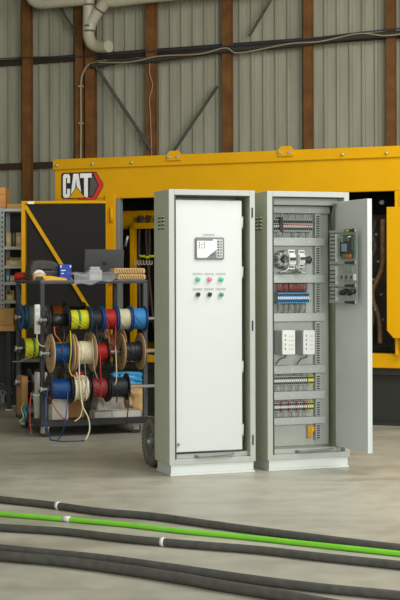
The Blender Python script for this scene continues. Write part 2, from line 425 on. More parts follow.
for i in range(18):
    x = 2.62 + rnd.random() * .55; y = .10 + rnd.random() * .24; pts = []
    zz = .7
    while zz < 1.95: pts.append((x + rnd.uniform(-.08, .08), y + rnd.uniform(-.03, .03), zz)); zz += .22
    b = MB(); b.tube(pts, rnd.choice((.012, .016, .022)), rnd.choice((M_dark, M_hose, M_hose, M_girt)), 8, smooth_n=5); b.build('hose', gen)
b = MB(); x, z = CO.hit(381, 203, .2); b.cyl((x, .2, z), (x + .02, .17, z), .02, M_devgrey, 12); b.build('lamp', gen)
for i, (px, py) in enumerate(((376, 310), (379, 262), (382, 295), (374, 280), (384, 320), (377, 235), (383, 247))):
    x, z = CO.hit(px, py, .1); b = MB(); b.cyl((x, .1, z), (x, .07, z), .010, M_brace, 8); b.build('fitting', gen)
# bits seen through the opening over the cart
for px, py, m in ((142.5, 256, M_hi), (147.5, 257, M_hi), (152, 256, M_hi)):
    x, z = CO.hit(px, py, .55); b = MB(); b.tube([(x - .03, .55, z + .005), (x, .545, z - .004), (x + .025, .55, z + .006)], .012, m, 8, smooth_n=4); b.build('cable_tie', gen)
for k in range(6):
    x, z = CO.hit(138.5 + k * 3, 263, .5); b = MB(); b.tube([(x - .012, .44, z + .03), (x - .004, .43, z - .012), (x + .012, .44, z - .008), (x + .012, .44, z + .02)], .005, M_conduit, 6, smooth_n=4); b.build('wire', gen)
for k in range(5):
    x, z = CO.hit(139 + k * 4, 238, .6); b = MB(); b.tube([(x, .6, z + .22), (x + rnd.uniform(-.05, .05), .57, z), (x + rnd.uniform(-.06, .06), .62, z - .9)], .014, rnd.choice((M_dark, M_girt)), 8, smooth_n=5); b.build('hose', gen)
b = MB(); x, z = CO.hit(127, 241, .4); b.cyl((x - .02, .4, z - .05), (x + .02, .38, z + .05), .014, M_steel, 8); b.build('valve', gen)

# open left door, inside face with black foam and a diagonal brace
DR = Frame(*CO.w(CO.hx(110), -.07, 0)[:2], 0)
wl = DR.hx(21.5); wr = DR.hx(107)
door = MB(); dz1 = DR.hz(60, 200.5); dz0 = .64
fw = .045
gd = thing('enclosure_door', 'open black-lined enclosure door with yellow frame and diagonal brace behind the cart', 'door', DR.w(0, 0, 0), math.radians(-2.5))
b = MB(); b.box(wl, wr, 0, .05, dz0, dz1, M_yellow); b.build('leaf', gd)
b = MB(); b.box(wl + fw, wr - .01, -.018, -.0005, dz0 + .05, dz1 - .03, M_foam); b.build('foam_lining', gd, bev=.006)
b = MB(); b.box(wl, wl + .035, -.04, -.0005, dz0, dz1, M_yellow2); b.box(wl + .035, wr, -.04, -.0005, dz1 - .025, dz1, M_yellow2); b.box(wl + .035, wr, -.04, -.0005, dz0, dz0 + .04, M_yellow2); b.build('frame', gd, bev=.004)
b = MB(); xa, za = DR.hit(25, 205, -.03); xb, zb = DR.hit(99, 325, -.03)
d = Vector((xb - xa, 0, zb - za)); n = Vector((-d.z, 0, d.x)).normalized() * .016
b.prism([(xa + n.x, za + n.z), (xa - n.x, za - n.z), (xb - n.x, zb - n.z), (xb + n.x, zb + n.z)], -.04, -.019, M_yellow2); b.build('diagonal_brace', gd)
b = MB(); x, z = DR.hit(31, 202, -.042); b.box(x - .03, x + .03, -.0415, -.04, z - .012, z + .012, M_decal_w); b.build('label_plate', gd)

# right-hand door swung out, chamfered lower edge
RD = Frame(*CO.w(CO.hx(389), -.16, 0)[:2], -23.4)
rd = thing('enclosure_door', 'plain yellow open enclosure door at the right edge, chamfered below', 'door', RD.w(0, 0, 0), RD.a)
x0, z1 = RD.hit(386.5, 207.5); z0 = RD.hz(394, 339); zc = RD.hz(386.5, 331)
b = MB(); b.prism([(x0, z1), (x0, zc), (x0 + .06, z0), (x0 + .9, z0), (x0 + .9, z1)], 0, .06, M_yellow); b.build('leaf', rd, bev=.006)
b = MB(); b.box(x0 + .06, x0 + .085, .0605, .105, .62, 2.02, M_yellow2); b.build('hinge_bar', rd)

# ------------------------------------------------------------------ control cabinets
TH = 19.4
W, DEP, H0, H1 = .603, .32, .072, 1.872
RX0, RX1, RZ0, RZ1 = .038, .566, .108, 1.836      # opening in the front face
DX0, DX1, DZ0, DZ1 = .052, .522, .150, 1.806      # inner door
def cabinet(fr, label, open_door):
    t = thing('control_cabinet', label, 'cabinet', fr.w(0, 0, 0), fr.a, 'grey control cabinets')
    b = MB()
    b.box(0, .015, .012, DEP, H0, H1, M_side); b.box(W - .015, W, .012, DEP, H0, H1, M_side)
    b.box(.015, W - .015, .012, DEP, H1 - .015, H1, M_side); b.box(.015, W - .015, .012, DEP, H0, H0 + .015, M_side)
    b.box(.015, W - .015, DEP - .012, DEP, H0 + .015, H1 - .015, M_side); b.build('shell', t, bev=.003)
    b = MB()
    b.box(0, RX0, 0, .012, H0, H1, M_frame); b.box(RX1, W, 0, .012, H0, H1, M_frame)
    b.box(RX0, RX1, 0, .012, RZ1, H1, M_frame); b.box(RX0, RX1, 0, .012, H0, RZ0, M_frame)
    # returned lips round the opening
    b.box(RX0 - .004, RX0, .012, .045, RZ0, RZ1, M_side); b.box(RX1, RX1 + .004, .012, .10, RZ0, RZ1, M_side)
    b.box(RX0, RX1, .012, .10, RZ1, RZ1 + .004, M_side)
    b.build('front_frame', t, bev=.002)
    b = MB()   # rolled sill under the inner door
    b.prism_v([(RX0, .013), (RX1, .013), (RX1, .09), (RX0, .09)], RZ0 - .012, RZ0 - .002, M_frame)
    b.box(RX0, RX1, .05, .09, RZ0 - .002, RZ0 + .028, M_frame)
    b.build('sill', t, bev=.003)
    b = MB(); b.box(RX0 + .001, RX0 + .011, .002, .03, RZ0, RZ1, M_seal); b.box(RX0 + .011, RX1, .014, .03, RZ1 - .008, RZ1, M_seal); b.build('door_seal', t)
    b = MB(); hx = .19 if not open_door else .22
    b.tube([(hx, .03, RZ0 + .012), (hx + .01, -.004, RZ0 + .014), (hx + .05, -.008, RZ0 + .014), (hx + .19, -.008, RZ0 + .02), (hx + .25, -.002, RZ0 + .022), (hx + .26, .03, RZ0 + .02)], .0085, M_devgrey, 10, smooth_n=4); b.build('door_stay', t)
    b = MB(); b.box(.012, W - .012, .008, DEP - .02, 0.014, H0, M_plinth); b.box(.006, W - .006, .0, DEP - .01, 0, .014, M_plinth); b.build('plinth', t, bev=.003)
    # louvres on the side
    for c in range(2):
        for r in range(4):
            b = MB(); y0 = .10 + c * .075; z0 = 1.62 + r * .024
            b.prism_v([(-.0005, y0), (-.0005, y0 + .05), (-.008, y0 + .05), (-.008, y0)], z0 + .002, z0 + .011, M_side)
            b.box(-.0015, -.0003, y0, y0 + .05, z0 - .006, z0 + .002, M_slot); b.build('louvre', t)
    for z in (1.725, .975, .215):
        b = MB(); b.box(RX1 + .012, RX1 + .022, -.006, 0.0, z - .035, z + .035, M_black, bev=.003); b.build('latch', t)
    return t

CA = Frame(-.2018, 9.225, TH)
CB = Frame(*CA.w(.69, 0, 0)[:2], TH)
ca = cabinet(CA, 'grey control cabinet with closed white inner door, screen and buttons', False)
cb = cabinet(CB, 'grey control cabinet with open inner door showing wiring and terminals', True)

# closed inner door of the left cabinet with its instruments
YD = .034
b = MB(); b.box(DX0, DX1, YD, YD + .022, DZ0, DZ1, M_white); dr = b.build('door', ca, bev=.004)
def on_door(px, py): return CA.hit(px, py, YD)
x0, z1 = on_door(194.7, 237.3); x1, z0 = on_door(223.9, 259.7)
b = MB(); b.box(x0, x1, YD - .012, YD - .0002, z0, z1, M_bezel, bev=.008)
sx0, sx1, sz0, sz1 = x0 + .014, x1 - .014, z0 + .013, z1 - .013
b.build('display_bezel', dr)
b = MB(); b.box(sx0, sx1, YD - .0135, YD - .0122, sz0, sz1, M_screen)
w, h = sx1 - sx0, sz1 - sz0
def scr(poly, m, l=.0142): b.prism([(sx0 + u * w, sz0 + v * h) for u, v in poly], YD - l, YD - l + .0006, m)
def rect(u0, v0, u1, v1): return [(u0, v0), (u1, v0), (u1, v1), (u0, v1)]
scr(rect(.0, .92, .62, 1), M_bezel)
scr([(.36, 0), (.76, 0), (.76, .45)], M_bezel)
scr(rect(.76, 0, 1, 1), M_label)
for r in range(6):
    scr(rect(.79, .05 + r * .155, .87, .15 + r * .155), M_ink, .0149); scr(rect(.90, .05 + r * .155, .97, .15 + r * .155), M_bezel, .0149)
rr = random.Random(5)
for r in range(4):
    for c in range(3):
        if rr.random() < .8: u, v = .05 + c * .1, .5 + r * .1; scr(rect(u, v, u + .06, v + .06), M_ink if rr.random() < .5 else M_bezel, .0149)
for r in range(3): scr(rect(.36, .5 + r * .14, .7, .515 + r * .14), M_label, .0149)
for r in range(3): scr(rect(.5 + .07 * r, .07 + .02 * r, .54 + .07 * r, .2 + .03 * r), M_ink, .0149)
scr(rect(.02, .06, .34, .08), M_label, .0149); scr(rect(.18, .25, .3, .27), M_bezel, .0149)
b.build('display_screen', dr)
def tagplate(px, py, wpx, hpx=2.0):
    x0, z1 = on_door(px - wpx / 2, py - hpx / 2); x1, z0 = on_door(px + wpx / 2, py + hpx / 2)
    b = MB(); b.box(x0, x1, YD - .003, YD - .0002, z0, z1, M_label)
    n = 5
    for k in range(n):
        a = x0 + (x1 - x0) * (.08 + .18 * k); b.box(a, a + (x1 - x0) * .11, YD - .0034, YD - .003, z0 + (z1 - z0) * .3, z0 + (z1 - z0) * .65, M_bezel)
    b.build('name_plate', dr)
tagplate(209, 234.5, 11.5)
LX = (197.6, 209.2, 220.8)
for px in LX: tagplate(px, 273.7, 9.6, 2.0); tagplate(px, 288.9, 9.6, 2.2)
def pilot(px, py, m, kind):
    x, z = on_door(px, py); b = MB()
    b.lathe([(YD - .008, .016), (YD - .008, .0185), (YD - .0002, .0195)], M_steel, 18, 'y', (x, 0, z)); o = b.build('button_ring', dr)
    b = MB()
    if kind == 'lamp': b.lathe([(YD - .022, .002), (YD - .021, .009), (YD - .017, .0135), (YD - .0082, .0145)], m, 18, 'y', (x, 0, z)); n = 'indicator_lamp'
    else:
        b.lathe([(YD - .014, .011), (YD - .012, .0145), (YD - .0082, .015)], m, 18, 'y', (x, 0, z))
        rot = Matrix.Rotation(math.radians(35), 3, 'Y'); b.box(x - .0045, x + .0045, YD - .028, YD - .013, z - .014, z + .014, m, rot=rot, bev=.002); n = 'selector_switch'
    b.build(n, dr)
for px, m in zip(LX, (M_lampg, M_lampr, M_lampg)): pilot(px, 279.2, m, 'lamp')
pilot(LX[0], 294.5, M_black, 'sw'); pilot(LX[1], 294.5, M_black, 'sw'); pilot(LX[2], 294.5, M_lampg2, 'lamp')
x, z = on_door(177.8, 444.5); b = MB(); b.cyl((x, YD - .008, z), (x, YD - .0002, z), .010, M_devgrey, 14); b.build('lock', dr)
def door_hinges(door, yd):
    for z in (1.66, 1.33, .70, .28):
        b = MB(); b.cyl((DX1 + .006, yd + .004, z - .04), (DX1 + .006, yd + .004, z + .04), .005, M_frame, 10); b.box(DX1 - .008, DX1 + .002, yd - .002, yd - .0002, z - .03, z + .03, M_white); b.build('hinge', door)
door_hinges(dr, YD)

# mounting plate of the right cabinet and what is fixed to it
YM = .262
b = MB(); b.box(.02, .565, YM, YM + .006, .13, 1.80, M_plate); mp = b.build('mounting_plate', cb)
b = MB(); b.box(.016, .587, .10, .105, RZ1 - .05, RZ1 - .001, M_inner); b.build('top_rail', cb)
YB = YM - .0005
def on_plate(px, py, off=.06): return CB.hit(px, py, YM - off)
def pz(py, off=.05): return CB.hz(300, py, YM - off)
XL = .03; XD = CB.hx(315.5, YM - .05); XD1 = CB.hx(320.5, YM - .05)
# horizontal duct covers
for py0, py1 in ((206.5, 213.5), (238, 246), (275, 283), (313.5, 321.5), (365.5, 373.5), (391.5, 399.5), (417.5, 424.5)):
    z1, z0 = pz(py0, .055), pz(py1, .055)
    b = MB(); b.box(XL, XD1 + (.03 if py0 > 210 else .07), YM - .055, YB, z0, z1, M_duct)
    for k in range(3): x = XL + .11 + k * .13; b.cyl((x, YM - .057, (z0 + z1) / 2), (x, YM - .055, (z0 + z1) / 2), .004, M_device, 8)
    b.build('wiring_duct', mp, bev=.002)
# vertical slotted duct pieces between
gaps = ((213.5, 238), (246, 275), (283, 313.5), (321.5, 365.5), (373.5, 391.5), (399.5, 417.5), (424.5, 441))
for py0, py1 in gaps:
    z1, z0 = pz(py0, .045) - .004, pz(py1, .045) + .004
    b = MB(); b.box(XD, XD1, YM - .045, YB, z0, z1, M_duct)
    z = z0 + .006
    while z < z1 - .012:
        b.box(XD + .008, XD1 - .006, YM - .0465, YM - .045, z, z + .009, M_slot); z += .0165
    b.build('slotted_duct', mp)
def rail(py, px1=306):
    z = pz(py, .01); x1 = CB.hx(px1, YM - .01)
    b = MB(); b.box(XL, x1, YM - .012, YB, z - .016, z + .016, M_steel); b.build('mounting_rail', mp)
    return z
proto = {}
def terminal(x, z, h, m, dep=.05, w=.0125):
    key = (m.name, round(h, 3), dep)
    if key not in proto:
        b = MB(); b.prism_v([(0, 0), (w, 0), (w, -dep), (0, -dep)], -h / 2, h / 2, m)
        b.box(.001, w - .001, -dep - .0015, -dep, h * .18, h * .40, M_slot); b.box(.001, w - .001, -dep - .0015, -dep, -h * .40, -h * .18, M_slot)
        b.box(.002, w - .002, -dep - .004, -dep, -h * .1, h * .1, M_device)
        o = b.build('terminal_block', mp, (x, YM - .0125, z)); proto[key] = o
        return o
    o = proto[key].copy(); COL.objects.link(o); o.location = (x, YM - .0125, z)
    return o
def wires(x0, x1, z0, z1, ms, n, off=.045, r=.0022):
    """a bunch of short wires fanning from the terminals into the duct: one bundle"""
    b = MB(); q = random.Random(int(x0 * 1000 + z0 * 977))
    for k in range(n):
        x = x0 + (x1 - x0) * (k + .5) / n; d = q.uniform(-.012, .012)
        b.tube([(x, YM - off, z0), (x + d * .5, YM - off - .012, (z0 + z1) / 2), (x + d, YM - off + .005, z1)], r, ms[k % len(ms)], 5, smooth_n=3)
    b.build('wire_bundle', mp)
tx0, tx1 = XL + .012, CB.hx(312, YM - .05)
# row A: two-tier feed-through terminals
za = rail(226, 313); x = tx0
while x < tx1 - .012:
    if not (.125 < x - tx0 < .15): terminal(x, za, .085, M_term)
    x += .0145
zt, zb_ = pz(213.5) - .002, pz(238) + .002
wires(tx0, tx1, za + .043, zt, (M_devgrey, M_black, M_term), 20); wires(tx0, tx1, za - .043, zb_, (M_devgrey, M_term, M_black), 20)
b = MB(); b.tube([(tx0 + .16, YM - .07, za + .004), (tx1, YM - .07, za + .002)], .003, M_redw, 6); b.build('red_busbar', mp)
b = MB(); b.tube([(tx0, YM - .07, za + .004), (tx0 + .15, YM - .07, za + .004)], .0035, M_black, 6); b.build('busbar', mp)
x = tx0 + .127; b = MB(); b.box(x, x + .02, YM - .085, YM - .0125, za - .03, za + .055, M_seal); b.build('end_stop', mp)
# row B: transformer, breakers, plug
zb = rail(260, 313)
x0, _ = on_plate(276, 260); b = MB()
b.lathe([(YM - .078, .024), (YM - .09, .030), (YM - .095, .040), (YM - .088, .052), (YM - .06, .058), (YM - .0125, .056), (YM - .0125, .02)], M_devgrey, 28, 'y', (x0 + .05, 0, zb), closed=True); b.build('toroid_transformer', mp)
b = MB()
for k in range(14):
    t_ = k * 2 * math.pi / 14; c_, d_ = math.cos(t_), math.sin(t_); b.tube([(x0 + .05 + .06 * c_, YM - .03, zb + .06 * d_), (x0 + .05 + .054 * c_, YM - .092, zb + .054 * d_), (x0 + .05 + .028 * c_, YM - .09, zb + .028 * d_)], .004, (M_term, M_seal, M_steel)[k % 3], 6)
b.cyl((x0 + .05, YM - .08, zb), (x0 + .05, YM - .0125, zb), .012, M_seal, 12); b.build('transformer_lead', mp)
b = MB(); b.box(XL + .002, XL + .03, YM - .09, YM - .0125, zb - .06, zb + .05, M_term, bev=.003); b.build('relay', mp)
def breaker(px0, px1, py0, py1):
    x0, z1 = on_plate(px0, py0, .1); x1, z0 = on_plate(px1, py1, .1)
    b = MB(); b.box(x0, x1, YM - .085, YM - .0125, z0, z1, M_device, bev=.003); b.box(x0 + .002, x1 - .002, YM - .105, YM - .085, z0 + (z1 - z0) * .25, z0 + (z1 - z0) * .75, M_device, bev=.003)
    b.box(x0 + .006, x1 - .006, YM - .118, YM - .105, z0 + (z1 - z0) * .45, z0 + (z1 - z0) * .6, M_seal)
    for f in (.08, .86): b.box(x0 + .006, x1 - .006, YM - .0865, YM - .085, z0 + (z1 - z0) * f, z0 + (z1 - z0) * (f + .07), M_seal)
    b.box(x0 - .022, x0 - .001, YM - .075, YM - .0125, z0 + .004, z1 - .004, M_devgrey, bev=.002)
    b.build('circuit_breaker', mp)
breaker(289, 296, 250, 269.5); breaker(299.5, 305.5, 250.5, 268)
x, z = on_plate(309, 260, .08); b = MB(); b.lathe([(-.05, .008), (-.045, .018), (-.0, .02), (.012, .03), (.02, .022), (.03, .012)], M_seal, 14, 'x', (x, YM - .06, z)); b.build('plug', mp)
q = random.Random(11)
b = MB()
for k in range(7):
    xa, zz = on_plate(283 + q.random() * 28, 271, .08); xb, _ = on_plate(277 + q.random() * 36, 272, .08)
    b.tube([(xa, YM - .07, zz + .04), ((xa + xb) / 2, YM - .09, zz - .004 + q.uniform(-.01, .01)), (xb, YM - .06, zz - .012)], .0032, q.choice((M_black, M_devgrey, M_device)), 6, smooth_n=4)
b.build('wire_bundle', mp)
# row C: blue terminal bank
zc = rail(298, 312); x = CB.hx(277, YM - .06); bx0 = x; bx1 = CB.hx(307, YM - .06)
while x < bx1: terminal(x, zc, .072, M_blue_t, .058, .0125); x += .0138
x = bx0 - .028; b = MB(); b.box(x, x + .024, YM - .075, YM - .0125, zc - .028, zc + .028, M_seal, bev=.002); b.build('end_stop', mp)
wires(bx0, bx1, zc + .036, pz(283) - .002, (M_brownw, M_brownw, M_brownw, M_redd, M_brownw), 26, .045, .0038); wires(bx0 - .01, bx1, zc - .036, pz(313.5) + .002, (M_devgrey, M_black, M_brownw, M_term), 22)
# row D: two power supplies
for px0, px1 in ((280.5, 293.5), (301.5, 313)):
    x0, z1 = on_plate(px0, 330.5, .09); x1, z0 = on_plate(px1, 354.5, .09)
    b = MB(); b.box(x0, x1, YM - .12, YM - .013, z0, z1, M_device, bev=.004)
    for k in range(4): zz = z0 + (z1 - z0) * (.2 + .18 * k); b.box(x0 + .018, x0 + .026, YM - .1212, YM - .12, zz, zz + .014, M_devgrey); b.box(x0 + .045, x1 - .012, YM - .1212, YM - .12, zz, zz + .006, M_label)
    b.build('power_supply', mp)
    b = MB(); b.box(x0 - .04, x0 - .001, YM - .085, YM - .0125, z0 + .01, z1 - .004, M_devgrey)
    for k in range(5): b.box(x0 - .04 + k * .008, x0 - .036 + k * .008, YM - .095, YM - .085, z0 + .01, z1 - .004, M_devgrey)
    b.build('heat_sink', mp)
    b = MB(); b.tube([(x0 + .03, YM - .09, z0), (x0 + .03, YM - .1, z0 - .02), (x0 - .005, YM - .09, z0 - .03), (x0 - .02, YM - .05, z0 - .07)], .004, M_seal, 6, smooth_n=4); b.build('lead', mp)
# rows E and F
for py, reds, pe0, pe1 in ((380, False, 307, 313), (406, True, 306.5, 313)):
    zz = rail(py, 313); x = tx0; k = 0; xe = CB.hx(pe0, YM - .05); xf = CB.hx(pe1, YM - .05)
    while x < xe - .012: terminal(x, zz, .062, M_term if not (reds and k % 4 == 1) else M_redw); x += .0145; k += 1
    x = xe + .002
    while x < xf - .01: terminal(x, zz, .06, M_yg); x += .0145
    wires(tx0, xe, zz - .031, zz - .075, (M_device, M_term, M_devgrey), 18)
    wires(tx0, xe, zz + .03, zz + .05, (M_black, M_redw if reds else M_devgrey, M_devgrey), 18, .05)
b = MB(); x, z1 = on_plate(310, 425.5, .03); _, z0 = on_plate(310, 438, .03)
for k in range(3): b.tube([(x - .02 + k * .012, YM - .03, z1), (x - .018 + k * .013, YM - .04, (z0 + z1) / 2), (x - .02 + k * .01, YM - .03, z0)], .005, M_tool_y, 7, smooth_n=4)
b.box(x + .012, x + .03, YM - .03, YB, (z0 + z1) / 2, z1 - .01, M_tool_y); b.build('earth_cable', mp)

# open inner door of the right cabinet
hinge = Vector((DX1 + .012, YD - .002, 0))
OPEN = 91.5
b = MB()   # built as if hinged at the origin: u runs away from the hinge, +y is the inner face
dw = DX1 - DX0
b.box(0, dw, -.022, 0, DZ0 - .004, DZ1, M_white)
b.box(0.0, .014, 0, .012, DZ0, DZ1 - .004, M_white); b.box(dw - .014, dw, 0, .012, DZ0 - .004, DZ1, M_white); b.box(.014, dw - .014, 0, .012, DZ1 - .014, DZ1, M_white); b.box(.014, dw - .014, 0, .012, DZ0 - .004, DZ0 + .01, M_white)
od = b.build('door', cb, loc=hinge, rz=math.radians(180 + OPEN), bev=.003)
# direction check: local +x of the leaf now points out of the cabinet, its inner face looks towards the middle
sg = -1
P0, P1 = .0, .385
# the device plate stands off the inner face on four spacers
so = .026
def dz(py): return HC + (Y0 - py) * 9.5 / F
pt, pb = dz(231.5), dz(303)
INNER = -1     # side of the leaf that carries the plate
def yb(a, c): return (-.022 - c, -.022 - a) if INNER < 0 else (a, c)
def dbox(bb, x0, x1, a, c, z0, z1, m, **k): y0, y1 = yb(a, c); bb.box(x0, x1, y0, y1, z0, z1, m, **k)
b = MB(); dbox(b, P0, P1, so + .003, so + .004, pb, pt, M_plate)
for x in (P0 + .03, P1 - .1):
    for z in (pb + .03, pt - .03): dbox(b, x - .005, x + .005, 0.0005, so + .003, z - .005, z + .005, M_duct)
dp = b.build('device_plate', od)
sf = so + .0045
rows = [(231.5, 263), (263, 285.5), (285.5, 302)]
for r, (a, c) in enumerate(rows):
    z1, z0 = dz(a) - .02, dz(c) + .006
    b = MB(); dbox(b, P0 + .03, P0 + .115, sf, sf + .025, z0, z1, M_duct)
    z = z0 + .008
    while z < z1 - .014:
        dbox(b, P0 + .04, P0 + .07, sf + .025, sf + .0262, z, z + .010, M_slot); dbox(b, P0 + .08, P0 + .108, sf + .025, sf + .0262, z, z + .010, M_slot); z += .026
    b.build('slotted_duct', od)
for py in (231.5, 263, 285.5, 302):
    z = dz(py); b = MB(); dbox(b, P0, P1 - .02, sf, sf + .018, z - .010, z + .006, M_duct); b.build('wiring_duct', od)
    b = MB(); dbox(b, .275, .365, sf + .0255, sf + .040, z - .010, z + .006, M_black, bev=.003); dbox(b, .385, .405, sf + .0255, sf + .040, z - .014, z + .010, M_black, bev=.003)
    if py < 240: dbox(b, .30, .345, sf + .0402, sf + .042, z - .008, z + .002, M_hi)
    b.build('cable_gland', od)
z1, z0 = dz(236), dz(259)
b = MB(); dbox(b, .17, .36, sf, sf + .012, z0, z1, M_pcb); b.build('circuit_board', od)
b = MB(); dbox(b, .21, .28, sf + .0125, sf + .03, z0 + .045, z1 - .055, M_lcd, bev=.003); b.build('meter', od)
for (u0, u1, f0, f1, m) in ((.16, .18, .1, .9, M_black), (.27, .335, .3, .9, M_seal), (.2, .25, .72, .92, M_green), (.19, .22, .02, .2, M_green), (.23, .31, .02, .18, M_orange), (.16, .2, .7, .95, M_term), (.27, .3, .72, .95, M_device)):
    b = MB(); dbox(b, u0 + .02, u1 + .02, sf + .0125, sf + .026, z0 + (z1 - z0) * f0, z0 + (z1 - z0) * f1, m, bev=.002); b.build('component', od)
for k in range(3):
    u = .185 + k * .07; z1, z0 = dz(267), dz(281)
    b = MB(); dbox(b, u, u + .05, sf, sf + .022, z0, z0 + .045, M_term, bev=.003); y0, y1 = yb(sf + .008, sf + .016); b.tube([(u + .025, (y0 + y1) / 2, z0 + .045), (u + .02, (y0 + y1) / 2 - .006, z0 + .08), (u + .02, (y0 + y1) / 2, z1)], .004, M_devgrey, 6, smooth_n=3)
    dbox(b, u + .012, u + .03, sf + .0225, sf + .026, z0 + .012, z0 + .034, M_seal); b.build('relay', od)
for k in range(4):
    u = .18 + k * .05; z = dz(292.5) + (.006 if k % 2 else -.004); y0, y1 = yb(sf, sf + .035)
    b = MB(); b.lathe([(min(y0, y1), .013), (min(y0, y1) + .012, .019), (max(y0, y1), .016)], M_black, 14, 'y', (u + .02, 0, z)); b.build('push_button', od)
b = MB(); b.tube([(.02, -.03, 1.79), (.03, -.06, 1.70), (.015, -.05, 1.60)], .009, M_seal, 8, smooth_n=4); b.build('cable_loom', od)

# ------------------------------------------------------------------ tyre behind the left cabinet
WC = CA.w(.057, DEP + .19, 0)
wh = thing('pneumatic_wheel', 'black pneumatic tyre wheel standing behind the left cabinet', 'wheel', WC, CA.a)
R = .171
prof = [(-.028, .098), (-.040, .108), (-.045, .130), (-.040, .152), (-.026, .168), (-.012, .171), (.012, .171), (.026, .168), (.040, .152), (.045, .130), (.040, .108), (.028, .098)]
b = MB(); b.lathe(prof, M_tyre, 36, 'x', (0, 0, R), closed=True)
for k in range(36):
    t = 2 * math.pi * k / 36; rot = Matrix.Rotation(-t, 3, 'X')
    for sx in (-.026, .026):
        c = Vector((sx, .1658 * math.sin(t + (.08 if sx > 0 else 0)), .1658 * math.cos(t + (.08 if sx > 0 else 0))));
        if c.z + R < .008: continue
        b2 = c + Vector((0, 0, R)); b.box(b2.x - .014, b2.x + .014, b2.y - .007, b2.y + .007, b2.z - .0012, b2.z + .0012, M_tyre, rot=rot)
b.build('tyre', wh)
b = MB(); b.lathe([(-.030, .097), (-.024, .090), (-.012, .055), (-.012, .03), (.012, .03), (.012, .055), (.024, .090), (.030, .097)], M_cartg, 28, 'x', (0, 0, R), closed=True); b.build('rim', wh)
b = MB(); b.cyl((-.05, 0, R), (.34, 0, R), .014, M_steel, 12); b.cyl((-.035, 0, R), (.035, 0, R), .032, M_devgrey, 14)
for k in range(5): t = k * 1.2566; b.cyl((-.018, .045 * math.cos(t), R + .045 * math.sin(t)), (-.012, .045 * math.cos(t), R + .045 * math.sin(t)), .007, M_steel, 8)
b.build('hub', wh)

# ------------------------------------------------------------------ reel cart
CT = Frame(-1.29, 11.45, 20.5)
CL, CDp, CTH = .911, .88, 1.272
cart = thing('wire_cart', 'dark steel wheeled cart holding rows of wire spools', 'cart', CT.w(0, 0, 0), CT.a)
ps = .036
for (x, y, m) in ((0, 0, M_cartm), (CL - ps, 0, M_cartg), (0, CDp - ps, M_cartm), (CL - ps, CDp - ps, M_cartm)):
    b = MB(); b.box(x, x + ps, y, y + ps, .12, CTH - .03, m); b.build('post', cart, bev=.003)
b = MB()
b.box(0, CL, 0, CDp, CTH - .026, CTH - .012, M_cartg); b.box(0, CL, 0, .008, CTH - .028, CTH, M_cartg); b.box(0, CL, CDp - .008, CDp, CTH - .028, CTH, M_cartg); b.box(0, .008, .008, CDp - .008, CTH - .028, CTH, M_cartg); b.box(CL - .008, CL, .008, CDp - .008, CTH - .028, CTH, M_cartg)
b.build('top_tray', cart, bev=.002)
b = MB(); b.box(0, CL, 0, CDp, .10, .12, M_cartm); b.box(0, CL, -.004, .02, .085, .14, M_cartm); b.box(-.004, .02, .02, CDp, .085, .14, M_cartm); b.box(CL - .02, CL + .004, .02, CDp, .085, .14, M_cartm); b.build('bottom_deck', cart, bev=.003)
RZ = (CT.hz(95, 319, -.165), CT.hz(95, 352, -.165), CT.hz(95, 387.5, -.165)); RYF, RYR = -.165, .70
for yy in (RYF, RYR):
    for z in RZ:
        b = MB(); b.cyl((-.035, yy, z), (CL + .03, yy, z), .013, M_steel, 12)
        b.cyl((-.045, yy, z), (-.035, yy, z), .022, M_steel, 12); b.cyl((CL + .03, yy, z), (CL + .042, yy, z), .022, M_steel, 12); b.build('axle_rod', cart)
        for xx in (-.022, CL + .0025):
            b = MB(); y0, y1 = (yy - .022, -.0045) if yy < 0 else (yy - .022, CDp)
            b.box(xx, xx + .02, y0, y1, z - .036, z - .0135, M_cartm); b.build('rod_bracket', cart)
def caster(x, y, a):
    b = MB(); ca_, sa = math.cos(a), math.sin(a)
    b.box(x - .035, x + .035, y - .035, y + .035, .079, .085, M_steel); rot = Matrix.Rotation(a, 3, 'Z')
    for s in (-.02, .02):
        c = rot @ Vector((s, 0, 0)); b.box(x + c.x - .003, x + c.x + .003, y + c.y - .026, y + c.y + .026, .03, .079, M_steel, rot=rot)
    ax = rot @ Vector((.016, 0, 0)); b.cyl((x - ax.x, y - ax.y, .036), (x + ax.x, y + ax.y, .036), .036, M_dark, 18)
    b.build('caster', cart)
caster(.045, .05, .3); caster(CL - .08, .06, 1.1); caster(.05, CDp - .1, .6); caster(CL - .06, CDp - .08, .2)

